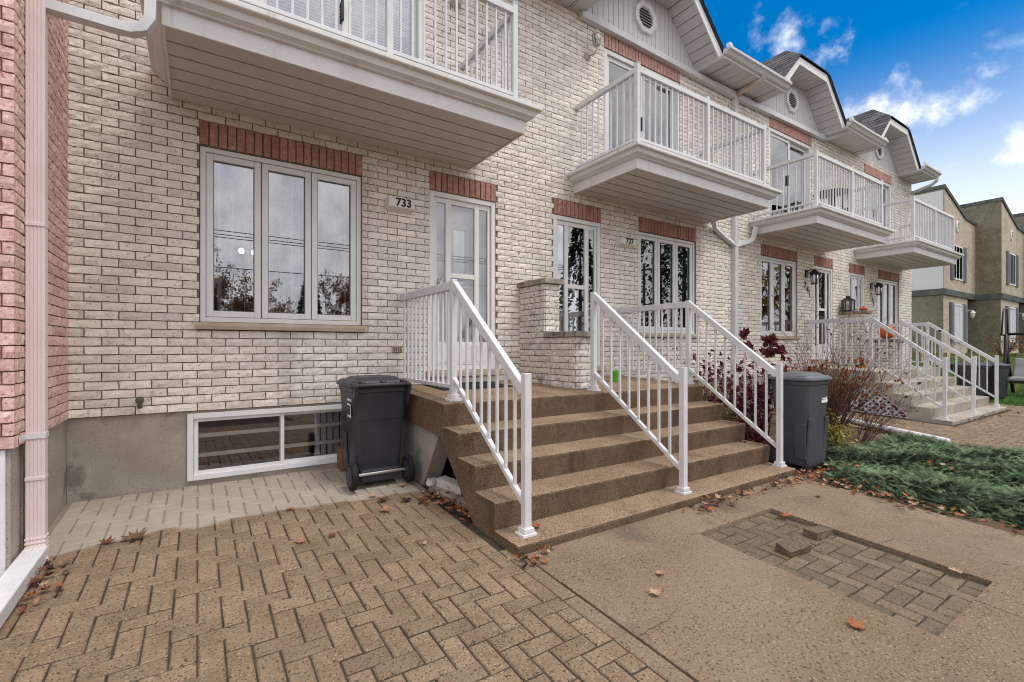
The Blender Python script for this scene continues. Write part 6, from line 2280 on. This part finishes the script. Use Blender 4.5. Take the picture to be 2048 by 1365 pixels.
def tree(name, label, x, y, h, crown_r, m, nleaf, seed, ls=0.10, depth=3):
    rr = random.Random(seed)
    z0 = gz(y)
    t = thing(name, label, 'tree', (x, y, z0), 'trees across the street')
    mb, tips = MB(), []
    base = Vector((x, y, z0))
    mb.tube([base, base + Vector((0.05, 0, h * 0.3)), base + Vector((0.1, 0.05, h * 0.55))], [0.045 * h * 0.5, 0.032 * h * 0.5, 0.02 * h * 0.5], 8, False)
    for i in range(9):
        a = rr.uniform(0, 6.28)
        branch(mb, base + Vector((0.05, 0, h * rr.uniform(0.25, 0.55))), Vector((math.cos(a) * 0.7, math.sin(a) * 0.7, 1)), h * rr.uniform(0.3, 0.42), 0.012 * h * 0.5, depth - 1, rr, tips, 0.75, kids=(3, 4))
    mb.build('trunk', m_bark, t)
    if nleaf:
        lf = MB()
        for i in range(nleaf):
            p, d = tips[rr.randrange(len(tips))]
            leaf_quads(lf, p + Vector((rr.gauss(0, 0.12), rr.gauss(0, 0.12), rr.gauss(0, 0.12))), d + Vector((rr.gauss(0, 1), rr.gauss(0, 1), rr.gauss(0, 1))), ls * rr.uniform(0.6, 1.3), rr, aspect=0.9)
        lf.build('crown', m, t)
    return t


def conifer(label, x, y, h, seed, rad=0.24, dens=300):
    rr = random.Random(seed)
    z0 = gz(y)
    t = thing('spruce_tree', label, 'tree', (x, y, z0), 'trees across the street')
    MB().tube([(x, y, z0), (x, y, z0 + h)], [0.02 * h, 0.01], 8, False).build('trunk', m_bark, t)
    lf = MB()
    n = int(h * dens)
    for i in range(n):
        k = rr.random() ** 0.8
        z = z0 + h * (0.06 + 0.94 * k)
        R_ = h * rad * (1 - k) * (0.55 + 0.45 * rr.random()) + 0.05
        a = rr.uniform(0, 6.28)
        p = Vector((x + R_ * math.cos(a), y + R_ * math.sin(a), z - 0.25 * R_))
        leaf_quads(lf, p, Vector((math.cos(a), math.sin(a), -0.35 + rr.gauss(0, 0.3))), rr.uniform(0.18, 0.42), rr, aspect=0.5)
    lf.build('crown', m_ever, t)
    return t


tree('maple_tree', 'rusty orange maple mirrored in the first window', 2.1, -27, 6.3, 2.5, m_autumn, 9500, 101)
conifer('slim dark spruce mirrored at left of the first window', 0.2, -26.5, 6.4, 102)
tree('bare_tree', 'bare branched tree mirrored in middle of first window', 4.4, -28, 5.6, 2, None, 0, 103)
conifer('dark spruce mirrored between the middle and right panes', 5.9, -27, 6.2, 104)
tree('maple_tree', 'brown maple mirrored in the right pane of the first window', 7.9, -28, 6.3, 2.5, m_autumn, 6000, 105)
tree('bare_tree', 'bare branched tree further along the street', -3.5, -28, 6.0, 2, None, 0, 106)
tree('maple_tree', 'orange maple mirrored in glass of door 733', 11.5, -26, 6.6, 2.5, m_autumn, 6000, 107)
conifer('tall dark spruce mirrored in the 737 window', 20.2, -11.5, 11.5, 108, 0.30, 190)
conifer('second tall dark spruce mirrored in the 737 window', 23.6, -12.5, 11.0, 109, 0.30, 190)
conifer('dark spruce mirrored in door 737', 15.8, -12.8, 8.0, 110, 0.26, 170)
tree('birch_tree', 'yellow leaved tree mirrored in the 741 window', 31.5, -13.0, 9.5, 3, m_yellowf, 5200, 111, 0.18)
tree('bare_tree', 'bare tree mirrored in 741 door glass', 37.5, -13.5, 9.0, 3, None, 0, 112)
conifer('far spruce mirrored in the last windows', 44.0, -14.0, 10.0, 113)
hb = MB()
rr = random.Random(3)
for i in range(5200):
    x = rr.uniform(-14, 34)
    y = -30 + rr.gauss(0, 0.7)
    z = gz(y) + rr.random() ** 0.7 * (1.5 + 0.5 * math.sin(x * 0.7) + 0.4 * math.sin(x * 1.9))
    leaf_quads(hb, Vector((x, y, z)), Vector((rr.gauss(0, 1), rr.gauss(0, 1), rr.gauss(0.4, 1))), rr.uniform(0.2, 0.45), rr, aspect=0.9)
o = hb.build('far_thicket', m_autumn)
o['kind'] = 'stuff'
o['label'], o['category'] = 'brown autumn thicket across the street seen in window reflections', 'bushes'
for i, (x, lab) in enumerate(((-24.0, 'wooden utility pole up the street behind the viewer'), (34.0, 'wooden utility pole down the street behind the viewer'))):
    t = thing('utility_pole', lab, 'pole', (x, -24.5, -0.7), 'utility poles')
    MB().tube([(x, -24.5, -0.7), (x, -24.5, 8.8)], [0.16, 0.11], 10).build('pole', m_bark, t, smooth=True)
    MB().bar((x, -25.4, 8.2), (x, -23.6, 8.2), 0.09, 0.11).build('cross_arm', m_bark, t)
for (z, y, lab) in ((8.2, -25.3, 'upper power line mirrored in the first window'), (8.2, -24.3, 'second power line mirrored in the first window'), (7.75, -23.8, 'third power line mirrored in the first window'), (6.3, -24.5, 'low telephone line mirrored in the first window')):
    pts = [(-24 + 58 * i / 40, y, z - 0.9 * (1 - (2 * i / 40 - 1) ** 2)) for i in range(41)]
    single(MB().tube(pts, 0.022, 5), 'power_line', m_black, lab, 'cable', 'power lines over the street')
